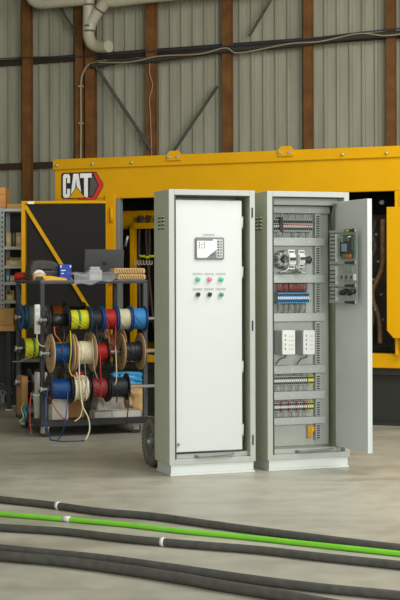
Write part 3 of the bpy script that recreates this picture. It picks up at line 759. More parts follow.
def spool(label, row, px0, px1, rf, rw, fm, wm, rear=False, flange_t=.010, barrel=None, turns=9, messy=0.0, right_rw=None):
    yy = RYR if rear else RYF
    if not rear: px0, px1 = px0 - (px0 - 48) * .024, px1 - (px1 - 48) * .024
    x0, x1 = CT.hx(px0, yy), CT.hx(px1, yy)
    c = CT.w((x0 + x1) / 2, yy, RZ[row]); hw = (x1 - x0) / 2
    t = thing('wire_spool', label, 'spool', c, CT.a, 'wire spools on the cart')
    for s in (-1, 1):
        a0, a1 = (-hw, -hw + flange_t) if s < 0 else (hw - flange_t, hw)
        b = MB(); b.lathe([(a0, .0145), (a0, rf - .004), (a0 + .003, rf), (a1 - .003, rf), (a1, rf - .004), (a1, .0145)], fm, 32, 'x', closed=True)
        o = a0 - .0015 if s < 0 else a1
        for k in range(6):
            th = k * math.pi / 3; q = rf * .62; b.cyl((o, q * math.cos(th), q * math.sin(th)), (o + .0015, q * math.cos(th), q * math.sin(th)), rf * .075, M_slot if fm is not M_wood else M_cardline, 10)
        b.lathe([(o, .0145), (o, .03), (o + .0015, .03), (o + .0015, .0145)], M_black, 18, 'x', closed=True)
        b.build('flange', t)
    a, c1 = -hw + flange_t + .0005, hw - flange_t - .0005
    if wm is None:
        b = MB(); b.lathe([(a, .0145), (a, rw), (c1, rw), (c1, .0145)], fm, 28, 'x', closed=True); b.build('barrel', t); return t
    wl = wm if isinstance(wm, (list, tuple)) else [wm]
    prof, ms = [(a, .0145)], [wl[0]]; q = random.Random(row * 100 + int(px0))
    st = (c1 - a) / turns
    for k in range(turns):
        r = rw * (1 + q.uniform(-messy, messy)); m = wl[(k // 2) % len(wl)] if len(wl) > 1 else wl[0]
        for u, dr in ((.02, -.004), (.3, 0), (.7, 0), (.98, -.004)): prof.append((a + st * (k + u), r + dr)); ms.append(m)
    prof.append((c1, .0145)); ms.append(wl[-1])
    b = MB(); b.lathe(prof, wl[0], 28, 'x', closed=True, mats=ms, jitter=messy * .35)
    for k in range(3):    # an outer lead crossing the layer
        th = q.uniform(2.6, 3.8); b.tube([(a + (c1 - a) * j / 6, (rw + .002) * math.cos(th + j * .22), (rw + .002) * math.sin(th + j * .22)) for j in range(7)], .0028, wl[0], 6)
    b.build('wire_winding', t)
    return t
YG = [M_yg, M_yg, M_yg, M_green]
# upper row, front
spool('empty black spool with dark barrel, upper front row', 0, 46.5, 67, .118, .048, M_black, None)
spool('spool of yellow and green striped wire, upper front row beside the empty spool', 0, 67.5, 89, .108, .078, M_black, YG, turns=14)
spool('spool of black wire between yellow-green and red spools, upper front row', 0, 89.5, 102.5, .105, .080, M_bluef, M_blackw)
spool('spool of red wire with blue flanges, upper front row', 0, 103, 117, .108, .082, M_bluef, M_redw)
spool('spool of white wire with blue flanges, upper front row', 0, 117.5, 131.5, .106, .083, M_bluef, M_whitew)
spool('spool of light blue wire with blue flanges, right end of upper row', 0, 132, 147, .106, .086, M_bluef, M_lblue)
# middle row, front
spool('plywood spool of blue wire, left end of middle row', 1, 49.5, 71.5, .158, .080, M_wood, M_bluew, turns=12)
spool('plywood spool of white wire in the middle row', 1, 73, 93.5, .156, .090, M_wood, M_whitew, turns=8, messy=.06)
spool('narrow black-flanged spool of red wire in the middle row', 1, 94.5, 108.5, .112, .068, M_black, M_redw)
spool('plywood spool of black cable, right end of middle row', 1, 121.5, 142.5, .152, .080, M_wood, M_blackw, turns=8, messy=.05)
# lower row, front
spool('black-flanged spool of blue wire, left end of lower row', 2, 48, 70, .122, .080, M_black, M_bluew, turns=12)
spool('large black spool with a messy coil of white wire, lower row', 2, 71, 88.5, .112, .098, M_black, M_whitew, turns=6, messy=.14)
spool('spool of dull red wire, lower row', 2, 89.5, 108, .118, .078, M_black, M_redd)
spool('black-flanged spool of black wire, right end of lower row', 2, 109, 128.5, .112, .080, M_black, M_blackw)
# rear rods
spool('narrow blue spool wound with blue and green wire, rear upper rod', 0, 20.5, 26.5, .112, .1, M_bluef, [M_bluew, M_green], rear=True, turns=4)
spool('wide grey drum beside the narrow blue spool, rear upper rod', 0, 27, 45, .098, .094, M_devgrey, M_devgrey, rear=True)
spool('spool of orange wire behind the empty black spool', 0, 49, 62, .128, .095, M_black, M_orange, rear=True)
spool('spool of dark wire, rear upper rod behind the yellow-green spool', 0, 64, 84, .125, .09, M_black, M_blackw, rear=True)
spool('spool of yellow-green wire at left, rear middle rod', 1, 22, 37.5, .09, .085, M_black, YG, rear=True, turns=10)
spool('plywood spool of dark wire, rear middle rod behind white spool', 1, 88, 103, .15, .09, M_wood, M_blackw, rear=True)
spool('plywood spool of copper brown wire, rear middle rod near the right', 1, 104, 122, .155, .1, M_wood, M_brownw, rear=True)
spool('small black spool of grey wire, left end of rear lower rod', 2, 28.5, 38, .115, .06, M_black, M_devgrey, rear=True)
spool('black spool of dark wire, rear lower rod', 2, 60, 90, .12, .09, M_black, M_blackw, rear=True)

# power strip on the front left post
x, z = CT.hit(36, 318, .03); zt, zb2 = CT.hz(36, 304, .03), CT.hz(36, 333.5, .03)
t = thing('power_strip', 'white power strip fixed upright to the cart post', 'power strip', CT.w(-.024, .02, 0), CT.a)
b = MB(); b.box(-.02, .0225, -.02, .022, zb2, zt, M_ltbox, bev=.004); b.build('housing', t)
for k in range(4):
    zz = zb2 + (zt - zb2) * (.1 + .22 * k); b = MB(); b.box(-.012, .014, -.0215, -.0202, zz, zz + .03, M_label); b.build('socket', t)
b = MB(); b.tube([(0, -.002, zb2), (.002, -.006, zb2 - .05), (.02, -.03, zb2 - .09), (.07, -.04, zb2 - .1), (.13, .0, zb2 - .1)], .006, M_whitew, 8, smooth_n=5); b.build('cord', t)

def loose(label, m, r, pts, cat='wire'):
    b = MB(); b.tube([CT.w(*p) - CT.o for p in pts], r, m, 8, smooth_n=6)
    return tag(b.build('loose_wire', loc=CT.o), label, cat)
def cp(px, py, yc): x, z = CT.hit(px, py, yc); return (x, yc, z)
def fl(px, py, r=.006):
    d = F * HC / (py - Y0); p = CT.R.transposed() @ (Vector(((px - 200) * d / F, d, r)) - CT.o); return (p.x, p.y, r)
loose('blue wire looping from the lower left spool down to the floor', M_bluew, .0048, [cp(48, 385, -0.240), cp(45.5, 405, -0.280), cp(46, 425, -0.320), fl(51, 440.5), fl(58, 439.5), cp(64, 425, -0.330), cp(67, 400, -0.270), cp(67, 385, -0.220)])
loose('blue wire trailing along the floor below the cart', M_bluew, .0045, [fl(50, 440), fl(60, 441.5), fl(72, 441.6), fl(84, 441)])
loose('white wire hanging from the messy coil to the floor', M_whitew, .0056, [cp(76, 372, -0.240), cp(80, 388, -0.260), cp(82, 405, -0.300), cp(88, 418, -0.330), cp(89, 430, -0.340), fl(85, 441, .008)])
loose('white wire hanging in front of the messy coil, ending in the air', M_whitew, .0054, [cp(79, 345, -0.250), cp(79, 370, -0.260), cp(80, 390, -0.280), cp(82, 405, -0.290), cp(80, 416, -0.290), cp(74, 421, -0.270)])
loose('short white wire looped over the messy coil', M_whitew, .0054, [cp(74, 378, -0.230), cp(84, 376, -0.250), cp(87, 388, -0.250), cp(86, 399, -0.250)])
loose('red wire hanging beside the white bucket', M_redd, .0052, [cp(31, 392, -0.300), cp(29.5, 405, -0.320), cp(29.5, 420, -0.320), cp(31, 436, -0.310)])
loose('red wire hanging from the red spool in the middle row', M_redw, .0055, [cp(100, 346, -0.190), cp(100, 365, -0.250), cp(101, 385, -0.240), cp(100, 398, -0.240)])
loose('second red wire draped from the upper red spool', M_redw, .005, [cp(115, 310, -0.200), cp(115.5, 330, -0.250), cp(114.5, 350, -0.270)])
loose('thin white wire hanging from the middle rod end', M_whitew, .005, [cp(115, 345, -0.250), cp(116, 362, -0.260), cp(116, 380, -0.250), cp(113, 386, -0.230)])
loose('black wire hanging from the lower right spool below the deck', M_blackw, .005, [cp(127, 382, -0.210), cp(128.5, 400, -0.270), cp(127, 415, -0.310), cp(126, 430, -0.310)])
loose('dark wire dangling under the lower black spool', M_blackw, .005, [cp(116, 378, -0.220), cp(117, 392, -0.240), cp(116, 402, -0.230)])
loose('yellow and green wire hanging past the plywood spool', M_yg, .0045, [cp(70, 330, -0.210), cp(71, 350, -0.280), cp(69, 368, -0.260), cp(72, 376, -0.250)])
loose('dark red wire slack below the blue spool', M_redw, .0045, [cp(49, 396, -0.230), cp(56, 410, -0.260), cp(63, 418, -0.250), cp(68, 420, -0.220)])
loose('brown wire curving under the empty spool', M_orange, .005, [cp(54, 326, -0.180), cp(55, 334, -0.200), cp(59, 339, -0.210), cp(61, 343, -0.210)])
loose('grey wire stub sticking out left of the cart', M_devgrey, .005, [cp(12, 361, .6), cp(19, 361, .5), cp(27, 358, .45), cp(32, 356, .45)])
for k, (px, m, nm) in enumerate(((24, M_yg, 'yellow'), (26.5, M_sky, 'cyan'), (27.5, M_green, 'green'))):
    loose(nm + ' wire end curled on the deck behind the front post', m, .005, [cp(px, 402 + k, .5), cp(px - 3, 408 + k, .42), cp(px - 1, 416 - k, .4), cp(px - 5, 421, .45)])

loose('thin black wire slack below the upper black spool', M_blackw, .004, [cp(96, 322, -.23), cp(97, 334, -.30), cp(99, 342, -.31), cp(103, 334, -.30)])
loose('thin brown wire slack between the upper red spool and middle row', M_brownw, .004, [cp(108, 322, -.23), cp(108, 336, -.30), cp(110, 352, -.29), cp(112, 366, -.28)])
loose('thin black wire draped over the plywood blue spool', M_blackw, .004, [cp(63, 326, -.22), cp(64, 336, -.29), cp(62, 350, -.30), cp(65, 366, -.30), cp(66, 374, -.29)])
loose('thin grey wire hanging between the white spool and the messy coil', M_devgrey, .004, [cp(84, 358, -.26), cp(85, 370, -.30), cp(86, 384, -.30), cp(84, 394, -.30)])
loose('tan wire hanging from the plywood white spool flange', M_conduit, .004, [cp(92, 338, -.26), cp(93, 352, -.34), cp(94, 368, -.30), cp(97, 378, -.28)])

# ---- on the cart top
ZT = CTH - .012
def on_top(px, yc): return CT.hx(px, yc)
def cth(name, label, cat, x, y, z=None, rz=0): return thing(name, label, cat, CT.w(x, y, ZT if z is None else z), CT.a + math.radians(rz))
# black tool bag
x0, x1 = on_top(27, .55), on_top(58, .55)
t = cth('tool_case', 'black rounded carrying case behind the hand tools on the cart', 'case', (x0 + x1) / 2, .55)
w = (x1 - x0) / 2; hz = CT.hz(40, 259.5, .55) - ZT
b = MB(); b.prism([(-w, .02), (-w * .99, hz * .4), (-w * .93, hz * .72), (-w * .8, hz * .9), (-w * .55, hz * .98), (-w * .1, hz), (w * .4, hz * .96), (w * .75, hz * .87), (w * .92, hz * .72), (w, hz * .45), (w, .03), (w * .95, 0), (-w * .95, 0)], -.1, .1, M_dark); b.build('shell', t, bev=.02)
b = MB(); b.box(-w * .9, w * .9, -.106, -.1005, hz * .42, hz * .47, M_cartg); b.build('zip', t)
b = MB(); b.tube([(-w * .4, -.1, hz * .55), (-w * .36, -.115, hz * .62), (w * .3, -.115, hz * .62), (w * .34, -.1, hz * .55)], .01, M_dark, 8, smooth_n=4); b.build('handle', t)
# drill
t = cth('cordless_drill', 'red and black cordless drill lying at the left end of the cart top', 'drill', 0.065, .76, z=CTH + .001, rz=-38)
b = MB(); b.lathe([(-.10, .018), (-.095, .03), (-.02, .033), (.03, .03)], M_red, 16, 'x', (0, 0, .034)); b.build('body', t)
b = MB(); b.lathe([(.0305, .026), (.05, .024), (.075, .016), (.095, .008)], M_black, 14, 'x', (0, 0, .034)); b.build('chuck', t)
b = MB(); b.prism([(-.06, .0), (-.01, .0), (.01, .05), (.07, .10), (.045, .125), (-.03, .05)], .0, .035, M_black); ob = b.build('handle', t, bev=.006); ob.location = (.06, .03, .0)
b = MB(); b.box(.09, .16, .02, .075, 0.0, .045, M_black, bev=.006); b.build('battery', t)
# tapes
t = cth('masking_tape', 'cream tape roll lying flat on the cart top', 'tape', 0.066, .3)
b = MB(); b.lathe([(0, .036), (0, .055), (.07, .055), (.07, .036)], M_cardl, 28, 'z', closed=True); b.build('roll', t)
b = MB(); b.lathe([(0, .033), (0, .0355), (.07, .0355), (.07, .033)], M_card, 28, 'z', closed=True); b.build('core', t)
t = cth('tape_roll', 'white tape roll standing on edge behind the cream tape', 'tape', .085, .385)
b = MB(); b.lathe([(-.012, .02), (-.012, .05), (.012, .05), (.012, .02)], M_device, 28, 'y', (0, 0, .05), closed=True); b.build('roll', t)
b = MB(); b.lathe([(-.012, .0165), (-.012, .0195), (.012, .0195), (.012, .0165)], M_card, 20, 'y', (0, 0, .05), closed=True); b.build('core', t)
t = cth('pliers', 'small red-handled pliers beside the white tape roll', 'pliers', .10, .43, rz=15)
b = MB(); b.tube([(-.07, 0, .02), (-.02, .01, .03), (.03, .0, .075)], .011, M_red, 8, smooth_n=4); b.tube([(-.07, .03, .02), (-.02, .015, .03), (.03, .005, .06)], .011, M_red, 8, smooth_n=4); b.build('grip', t)
b = MB(); b.tube([(.03, .002, .07), (.07, .002, .02)], .011, M_cartg, 8, radii=[.012, .006]); b.build('jaw', t)
t = cth('wire_stripper', 'yellow-handled hand tool lying at the front of the cart top', 'hand tool', on_top(53, .08), .08)
b = MB(); b.tube([(-.09, 0, .03), (-.03, .012, .035), (.04, .01, .026), (.11, .0, .016)], .014, M_tool_y, 10, smooth_n=4, radii=None); b.tube([(-.08, -.02, .014), (-.02, -.028, .02), (.05, -.02, .018), (.11, -.012, .014)], .012, M_tool_y, 10, smooth_n=4); b.build('handles', t)
b = MB(); b.box(-.14, -.085, -.02, .014, .012, .044, M_seal, bev=.004); b.build('head', t)
b = MB(); b.box(on_top(46, .03), on_top(56, .03), .012, .06, ZT, ZT + .012, M_lblue, bev=.002); tag(b.build('notepad', loc=CT.o, rz=CT.a), 'thin pale blue pad under the yellow hand tool', 'pad')
x0, x1 = on_top(59, .4), on_top(70.5, .4); hz = CT.hz(65, 264, .4) - ZT
t = cth('small_box', 'small blue box with white print standing on the cart top', 'box', (x0 + x1) / 2, .4)
b = MB(); w = (x1 - x0) / 2; b.box(-w, w, -.03, .03, 0, hz, M_bluebox, bev=.002); b.build('carton', t)
b = MB(); b.box(-w * .8, -w * .0, -.0312, -.0302, hz * .62, hz * .68, M_decal_w); b.box(-w * .8, -w * .3, -.0312, -.0302, hz * .45, hz * .5, M_decal_w); b.box(-w * .95, -w * .7, -.0312, -.0302, hz * .82, hz * .94, M_decal_w); b.box(w * .7, w * .95, -.0312, -.0302, hz * .82, hz * .94, M_decal_w); b.build('print', t)
# laptop, lid towards the camera
x0, x1 = on_top(84, .5), on_top(123, .5); hz = CT.hz(103, 249, .5) - ZT; w = (x1 - x0) / 2
t = cth('laptop', 'open dark grey laptop on the cart, its lid facing us', 'laptop', (x0 + x1) / 2, .5)
b = MB(); b.box(-w, w, .0, .23, 0, .018, M_lap, bev=.004); b.build('base', t)
b = MB(); rot = Matrix.Rotation(math.radians(8), 3, 'X'); b.box(-w, w, -.02, -.008, .014, hz, M_lap, rot=rot, bev=.004); lid = b.build('lid', t)
b = MB(); cz = hz * .56; yy = -.02 - .012 + .02
for u in (-.012, .0): b.prism([(u - .008, cz + .016), (u - .002, cz + .016), (u + .012, cz - .016), (u + .005, cz - .016)], -.0235, -.0222, M_black)
b.prism([(.008, cz + .016), (.013, cz + .016), (.013, cz - .016), (.008, cz - .016)], -.0235, -.0222, M_black)
ob = b.build('emblem', lid)
# keep the emblem on the tilted lid
ob.matrix_parent_inverse = Matrix.Identity(4); cl = Vector((0, -.014, (.014 + hz) / 2)); ob.matrix_local = Matrix.Translation(cl) @ rot.to_4x4() @ Matrix.Translation(-cl)
# white adapter in front of the laptop
x0, x1 = on_top(88, .3), on_top(101, .3); hz = CT.hz(94, 266.5, .3) - ZT
t = cth('adapter_box', 'white plastic adapter box in front of the laptop lid', 'adapter', (x0 + x1) / 2, .3)
w = (x1 - x0) / 2; b = MB(); b.box(-w, w, -.04, .04, 0, hz * .8, M_label, bev=.006); b.build('base', t)
b = MB(); b.box(-w * .8, w * .75, -.03, .03, hz * .8, hz, M_label, bev=.006); b.build('cap', t)
# clear plastic bag over the front edge
x0, x1 = on_top(70, .06), on_top(116, .06); q = random.Random(4)
hh = {}
def bagfn(u, v):
    x = x0 + (x1 - x0) * u + .02 * math.sin(9 * v + 4 * u); y = -.03 + .22 * v
    z = ZT + .024 + .035 * abs(math.sin(7 * u + 3 * v)) * (.4 + .6 * math.sin(math.pi * min(1, v * 1.2))) + .03 * v + .006 * math.sin(23 * u + 9 * v) + .008
    if v < .14: z = ZT + .01 - .035 * (.14 - v) / .14 * (1 - u) * 1.6 + .012 * math.sin(14 * u)+.012
    return Vector((x, y - (.012 if v < .14 else 0), z))
b = MB(); b.grid(bagfn, 40, 14, M_poly); tag(b.build('plastic_bag', loc=CT.o, rz=CT.a, solid=.002), 'crumpled clear plastic bag drooping over the cart front edge', 'bag')
# two cardboard trays with slanted print
for k, (pa, pb_, py0, py1) in enumerate(((116, 144, 273.5, 278.6), (112.5, 143.5, 267.3, 272.8))):
    x0, x1 = on_top(pa, .1), on_top(pb_, .1); z0 = ZT + (0.013 if k == 0 else .064); 
    t = cth('cardboard_strip', 'patterned cardboard box, ' + ('lower' if k == 0 else 'upper') + ' of two at the right end of the cart top', 'box', (x0 + x1) / 2, .1, z0 + .0005)
    w = (x1 - x0) / 2; b = MB(); b.box(-w, w, -.05, .09, 0, .046, M_cardl, bev=.007); b.build('carton', t)
    b = MB(); n = 11
    for j in range(n):
        u = -w + .014 + j * (2 * w - .03) / n
        b.prism([(u, .036), (u + .0065, .038), (u + .019, .010), (u + .0125, .008)], -.0512, -.0503, M_cardline)
    b.build('slot_pattern', t)

# ---- on the cart deck
ZD = .1205
def dk(name, label, cat, x, y): return thing(name, label, cat, CT.w(x, y, ZD), CT.a)
t = dk('bucket', 'white plastic bucket on the deck beside the front left post', 'bucket', CT.hx(40, .2), .2)
hz = CT.hz(40, 393, .2) - ZD
b = MB(); b.lathe([(0, .05), (hz - .02, .059), (hz - .02, .063), (hz, .064), (hz, .058), (.006, .046)], M_device, 28, 'z'); b.build('pail', t)
b = MB(); b.tube([(-.064, 0, hz - .03), (-.055, -.04, hz - .07), (0, -.068, hz - .09), (.055, -.04, hz - .07), (.064, 0, hz - .03)], .003, M_steel, 6, smooth_n=5); b.build('handle', t)
def carton(name, label, px0, px1, py, y0, y1, m, z=0, cat='box'):
    x0, x1 = CT.hx(px0, y0), CT.hx(px1, y0); hz = CT.hz((px0 + px1) / 2, py, y0) - ZD
    t = thing(name, label, cat, CT.w((x0 + x1) / 2, (y0 + y1) / 2, ZD + z), CT.a); w = (x1 - x0) / 2; d = (y1 - y0) / 2
    b = MB(); b.box(-w, w, -d, d, 0, hz - z, m, bev=.003); b.build('carton', t)
    b = MB(); b.box(-w * .98, w * .98, -.004, .004, hz - z + .0002, hz - z + .0012, M_cardline); b.build('flap_seam', t)
carton('storage_box', 'pale grey storage box behind the blue lower spool', 52, 68, 397, .05, .25, M_ltbox)
carton('storage_box', 'long low white box on the deck, left half', 94.5, 111.3, 411.5, .03, .2, M_ltbox)
carton('storage_box', 'long low white box on the deck near the right post', 111.8, 142, 410.5, .03, .2, M_ltbox)
carton('cardboard_box', 'brown cardboard box at the left rear of the deck', 21.5, 27.5, 376, .62, .82, M_card2)
carton('cardboard_box', 'tall brown cardboard box at the deck centre rear', 54, 84, 381, .3, .42, M_card2)
carton('storage_box', 'pale box standing behind the bucket on the deck', 37, 47, 372, .44, .54, M_ltbox)
x0, x1 = CT.hx(20.5, .6), CT.hx(27, .6); b = MB(); b.box(x0, x1, .585, .612, ZD, ZD + .075, M_bluebox, bev=.002); tag(b.build('small_box', loc=CT.o, rz=CT.a), 'low blue box against the brown carton at the deck left rear', 'box')
def lump(name, label, cat, px0, px1, py0, py1, y0, y1, m, seed, amp=.18, zfix=None):
    x0, x1 = CT.hx(px0, (y0 + y1) / 2), CT.hx(px1, (y0 + y1) / 2); ym = (y0 + y1) / 2
    z1, z0 = CT.hz((px0 + px1) / 2, py0, ym), CT.hz((px0 + px1) / 2, py1, ym)
    if zfix is not None: z0 = zfix
    q = random.Random(seed); ph = [q.uniform(0, 6) for _ in range(6)]
    b2 = MB(); bm = b2.bm; bmesh.ops.create_icosphere(bm, subdivisions=4, radius=1); b2.mats = [m]
    c = Vector(((x0 + x1) / 2, ym, (z0 + z1) / 2)); h = Vector(((x1 - x0) / 2, (y1 - y0) / 2, (z1 - z0) / 2))
    for v in bm.verts:
        p = v.co.copy(); d = 1 + amp * (math.sin(5 * p.x + ph[0]) * math.sin(6 * p.y + ph[1]) + .6 * math.sin(11 * p.z + ph[2] + 4 * p.x) + .4 * math.sin(17 * p.x + 13 * p.y + ph[3]))
        s = [math.copysign(abs(k) ** .6, k) for k in p]
        v.co = Vector((c.x + h.x * max(-1, min(1, s[0] * d)), c.y + h.y * max(-1, min(1, s[1] * d)), c.z + h.z * max(-1, min(1, s[2] * d))))
    for f in bm.faces: f.smooth = True
    return tag(b2.build(name, loc=CT.o, rz=CT.a), label, cat)
lump('bubble_wrap', 'beige bundle in clear wrap lying behind the low white boxes', 'wrap', 93, 122, 391, 420, .24, .46, M_bubble, 2, zfix=ZD)
lump('packing_paper', 'crumpled tan packing paper at the right end of the deck', 'paper', 124, 142, 386, 420, .24, .46, M_cardl, 5, zfix=ZD)
carton('cardboard_box', 'large brown carton at the right rear of the deck', 108, 142, 384, .49, .65, M_card2)
x = .48
lump('blue_bag', 'bright blue and white plastic bag on the rear right carton', 'bag', 110, 141, 371.5, 384.5, .5, .64, M_sky, 8)
lump('red_pouch', 'orange-red plastic pouch above the messy white coil', 'pouch', 73, 83, 371, 381.5, .31, .41, M_orr, 9)

# ------------------------------------------------------------------ racking and bench at the far left
SR = Frame(-2.02, 14.6, 0)
rk = thing('storage_rack', 'grey steel shelving rack at the left edge behind the cart', 'rack', SR.w(0, 0, 0), 0)
rx0, rx1 = -.36, .46
lev = [SR.hz(15, py, 0) for py in (300, 281.5, 265, 246, 208)] + [.45, .12]
for x in (rx0, SR.hx(3, -.02) - .03, rx1):
    for y in (-.02, .42):
        b = MB(); b.box(x, x + .045, y, y + .035, 0, lev[4] + .005, M_rack)
        if y < 0 and x > -.3:
            z = .1
            while z < lev[4] - .05: b.box(x + .016, x + .03, y - .001, y, z, z + .02, M_slot); z += .05
        b.build('upright', rk)
for z in lev:
    b = MB(); b.box(rx0 + .002, rx1 + .04, -.015, .44, z - .03, z, M_shelf); b.build('shelf', rk)
b = MB(); b.box(rx0, rx1 + .04, .46, .465, 0, lev[4], M_cartm); b.build('gap_shade_sheet', rk)  # dark sheet added for the shade in the gaps behind the shelves
q = random.Random(21)
def rack_item(px0, px1, py, li, m, label, name='storage_bin', cat='bin', group=None):
    x0, x1 = SR.hx(px0, .0), SR.hx(px1, .0); z0 = lev[li] + .0005; h = SR.hz(px0, py, 0) - z0
    t = thing(name, label, cat, SR.w((x0 + x1) / 2, .0, z0), 0, group); w = (x1 - x0) / 2
    if name == 'bottle':
        b = MB(); b.lathe([(0, w), (h * .6, w), (h * .75, w * .45), (h * .82, w * .4)], m, 16, 'z', (0, .04, 0)); b.build('body', t)
        b = MB(); b.lathe([(h * .83, w * .5), (h, w * .5)], M_black, 12, 'z', (0, .04, 0)); b.build('cap', t)
    elif name == 'storage_bin':
        b = MB(); d = .2; b.box(-w, w, 0, d, 0, .006, m); b.prism([(-w, .006), (w, .006), (w, h * .6), (-w, h * .6)], 0, .006, m); b.box(-w, -w + .005, .006, d, .006, h, m); b.box(w - .005, w, .006, d, .006, h, m); b.box(-w, w, d - .006, d, .006, h, m); b.build('tray', t)
        b = MB(); b.box(-w * .5, w * .4, -.0015, -.0002, h * .15, h * .45, M_device); b.build('label_card', t)
    else:
        b = MB(); b.box(-w, w, 0, .18, 0, h, m, bev=.003); b.build('carton', t)
        b = MB(); b.box(-w * .7, w * .6, -.0015, -.0002, h * .3, h * .7, M_device); b.build('label_card', t)
rack_item(6.3, 11, 232, 3, M_bin, 'cream carton on the third shelf of the rack', 'carton', 'box')
rack_item(11.6, 15.4, 228.5, 3, M_devgrey, 'dark bottle on the rack between carton and pale box', 'bottle', 'bottle')
rack_item(16, 21.5, 232, 3, M_cardl, 'pale box beside the dark bottle on the rack', 'carton', 'box')
rack_item(6.3, 21.5, 256.5, 2, M_bin, 'long cream bin on the shelf above the drill')
rack_item(6.3, 9.5, 273, 1, M_sky, 'small blue box at the left of the rack shelf', 'carton', 'box')
rack_item(10, 14.5, 275, 1, M_cardl, 'small pale box beside the blue one on the rack', 'carton', 'box')
rack_item(7, 21, 250, 2, M_brownw, 'dark red crate above the long cream bin on the rack', 'carton', 'box') if False else None
rack_item(6.3, 13.5, 290, 0, M_bin, 'short cream bin on the lower rack shelf')
rack_item(17, 22.5, 289, 0, M_sky, 'blue bin on the lower rack shelf')
x0, x1 = SR.hx(6.5, 0), SR.hx(22, 0); b = MB(); b.box(x0, x1, .02, .3, lev[4] + .0005, lev[4] + .05, M_card, bev=.004); tag(b.build('cardboard_sheet', loc=SR.w(0, 0, 0)), 'flat tan cardboard box on top of the grey rack', 'box')
x0, x1 = SR.hx(-14, -.02), SR.hx(5.8, -.02); t = thing('wooden_crate', 'orange-brown wooden crate on top of the rack at the left edge', 'crate', SR.w((x0 + x1) / 2, 0, lev[4] + .006), 0)
w = (x1 - x0) / 2; hz = SR.hz(3, 187.5, 0) - lev[4]
for k in range(3): b = MB(); b.box(-w, w, -.02, 0, hz * k / 3 + .002, hz * (k + 1) / 3 - .002, M_crate); b.build('board', t)
b = MB(); b.box(-w, w, 0.0005, .3, 0.002, hz - .004, M_crate); b.build('case', t)
# bench
BN = Frame(-2.02, 13.75, 0)
bt = BN.hz(7, 325, 0)
t = thing('workbench', 'wooden-topped workbench with dark legs at the left edge', 'bench', BN.w(0, 0, 0), 0)
bx0, bx1 = BN.hx(-40), BN.hx(14.2)
b = MB(); b.box(bx0, bx1, 0, .55, bt - .055, bt, M_bench); b.build('bench_top', t, bev=.003)
for x in (bx0 + .04, bx1 - .085):
    for y in (.05, .46):
        b = MB(); b.box(x, x + .045, y, y + .045, .012, bt - .055, M_cartm); b.box(x - .01, x + .055, y - .01, y + .055, 0, .012, M_steel); b.build('leg', t)
b = MB(); b.box(bx0 + .04, bx1 - .04, .3, .32, .25, bt - .06, M_skirt); b.build('under_bench_shade', t)  # black sheet standing in for the shadow under the bench
b = MB(); b.box(bx0 + .085, bx1 - .085, .06, .085, .2, .245, M_cartm); b.build('cross_bar', t)
x0, x1 = BN.hx(-22, .05), BN.hx(13.8, .05); hz = BN.hz(5, 308, .05) - bt
t = thing('cardboard_box', 'tan cardboard box on the workbench at the left edge', 'box', BN.w((x0 + x1) / 2, .04, bt + .0005), 0); w = (x1 - x0) / 2
b = MB(); b.box(-w, w, 0, .3, 0, hz, M_card, bev=.003); b.build('carton', t)
b = MB(); b.box(-w, w, .146, .154, hz + .0003, hz + .0015, M_cardline); b.build('tape_seam', t)

# ------------------------------------------------------------------ cables across the floor
def floor_cable(label, pts, r, m, tapes=(), overlap=None):
    P = []
    for px, py in pts:
        d = F * (HC - r) / (py - Y0); P.append(Vector(((px - 200) * d / F, d, r + .0005)))
    d0 = (P[0] - P[1]).normalized(); d1 = (P[-1] - P[-2]).normalized()
    P = [P[0] + d0 * 1.2] + P + [P[-1] + d1 * 1.2]
    t = thing('floor_cable', label, 'cable', (0, P[1].y, 0), 0, 'cables across the floor')
    off = Vector((0, P[1].y, 0)); b = MB(); b.tube([p - off for p in P], r, m, 14, smooth_n=8); b.build('sheath', t)
    for k, wpx, mm in tapes:
        # wrap sits on the straight run between neighbouring points nearest k
        best = None
        n = len(P)
        for i in range(1, n - 2):
            for j in range(40):
                tt = j / 40; p0, p1, p2, p3 = P[i - 1], P[i], P[i + 1], P[i + 2]
                p = 0.5 * ((2 * p1) + (p2 - p0) * tt + (2 * p0 - 5 * p1 + 4 * p2 - p3) * tt * tt + (3 * p1 - p0 - 3 * p2 + p3) * tt ** 3)
                e = abs(200 + p.x * F / p.y - k)
                if best is None or e < best[0]: best = (e, p, (p2 - p1).normalized())
        _, p, dd = best; hl = wpx / 2 * p.y / F
        b = MB(); b.cyl(p - off - dd * hl, p - off + dd * hl, r + .0022, mm, 14); o = b.build('tape_wrap', t); o.location.z = .0022
floor_cable('black floor cable farthest from the camera, with grey tape at left', [(0, 499), (50, 504.5), (100, 511.5), (150, 516), (200, 523), (250, 530), (300, 536.5), (350, 543), (400, 549)], .0205, M_cable, [(57, 4, M_tape)])
floor_cable('bright green floor cable between two black ones', [(0, 513.5), (60, 518.5), (120, 524), (180, 531), (240, 536.8), (300, 543.5), (350, 549), (400, 554.5)], .0135, M_cgreen, [(66, 8, M_tape)])
floor_cable('black floor cable just in front of the green one, taped near the middle', [(0, 527), (60, 531), (120, 538), (160, 542), (200, 545.5), (260, 550.5), (320, 557.5), (400, 566)], .020, M_cable, [(162, 4, M_tape)])
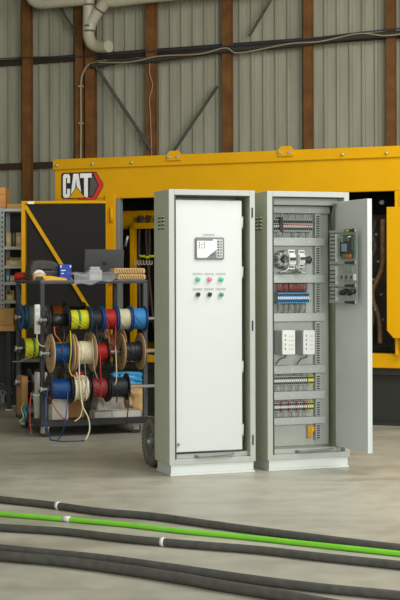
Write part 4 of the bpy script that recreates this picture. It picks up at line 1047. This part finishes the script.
floor_cable('thinner black floor cable lying behind the nearest thick one at left', [(0, 548), (50, 553), (100, 558.2), (150, 565), (200, 572.2), (260, 581), (320, 588.5), (400, 596.5)], .020, M_cable)
floor_cable('thickest black floor cable, nearest to the camera', [(0, 555.5), (60, 561), (120, 569), (180, 578.5), (220, 585.8), (270, 594), (330, 605)], .024, M_cable)

# ------------------------------------------------------------------ light
wd = bpy.data.worlds.new('World'); S.world = wd; wd.use_nodes = True
bg = wd.node_tree.nodes['Background']; bg.inputs[0].default_value = lin((235, 238, 228)); bg.inputs[1].default_value = 0.62
def area(name, loc, target, size, sy, power, col=(1, 1, 1)):
    l = bpy.data.lights.new(name, 'AREA'); l.shape = 'RECTANGLE'; l.size = size; l.size_y = sy; l.energy = power; l.color = col
    o = bpy.data.objects.new(name, l); COL.objects.link(o); o.location = loc
    o.rotation_euler = (Vector(target) - Vector(loc)).to_track_quat('-Z', 'Y').to_euler(); return o
area('bay_door_daylight', (4.0, -3.5, 2.8), (1.4, 11, 0.6), 6, 3.6, 1000, (1, .99, .97))
area('overhead_fill', (3.4, 8.2, 4.9), (2.6, 10.5, 0), 5, 2, 345, (1, .995, .98))  # added overhead fill without a fixture, set right to lift the right wall
b = MB(); b.box(-14, 14, 9.5, 24, 5.15, 5.25, M_wall); struct(b.build('ceiling'))  # unseen slab added to shade the top of the back wall
b = MB(); b.box(-5.1, -5.0, 11, 20, 0, 5.15, M_wall); struct(b.build('shade_wall_left'))  # unseen wall added to keep ambient light off the back wall's left
S.view_settings.view_transform = 'Standard'; S.view_settings.look = 'None'; S.view_settings.gamma = 1; S.view_settings.exposure = 0.0
S.view_settings.use_curve_mapping = False

cam = bpy.data.cameras.new('Camera'); co = bpy.data.objects.new('Camera', cam); COL.objects.link(co)
cam.sensor_fit = 'VERTICAL'; cam.sensor_height = 36; cam.lens = F / 600 * 36
cam.shift_y = -(300 - Y0) / 600
co.location = (0, 0, HC); co.rotation_euler = (math.pi / 2, .003, 0); cam.clip_end = 100
S.camera = co
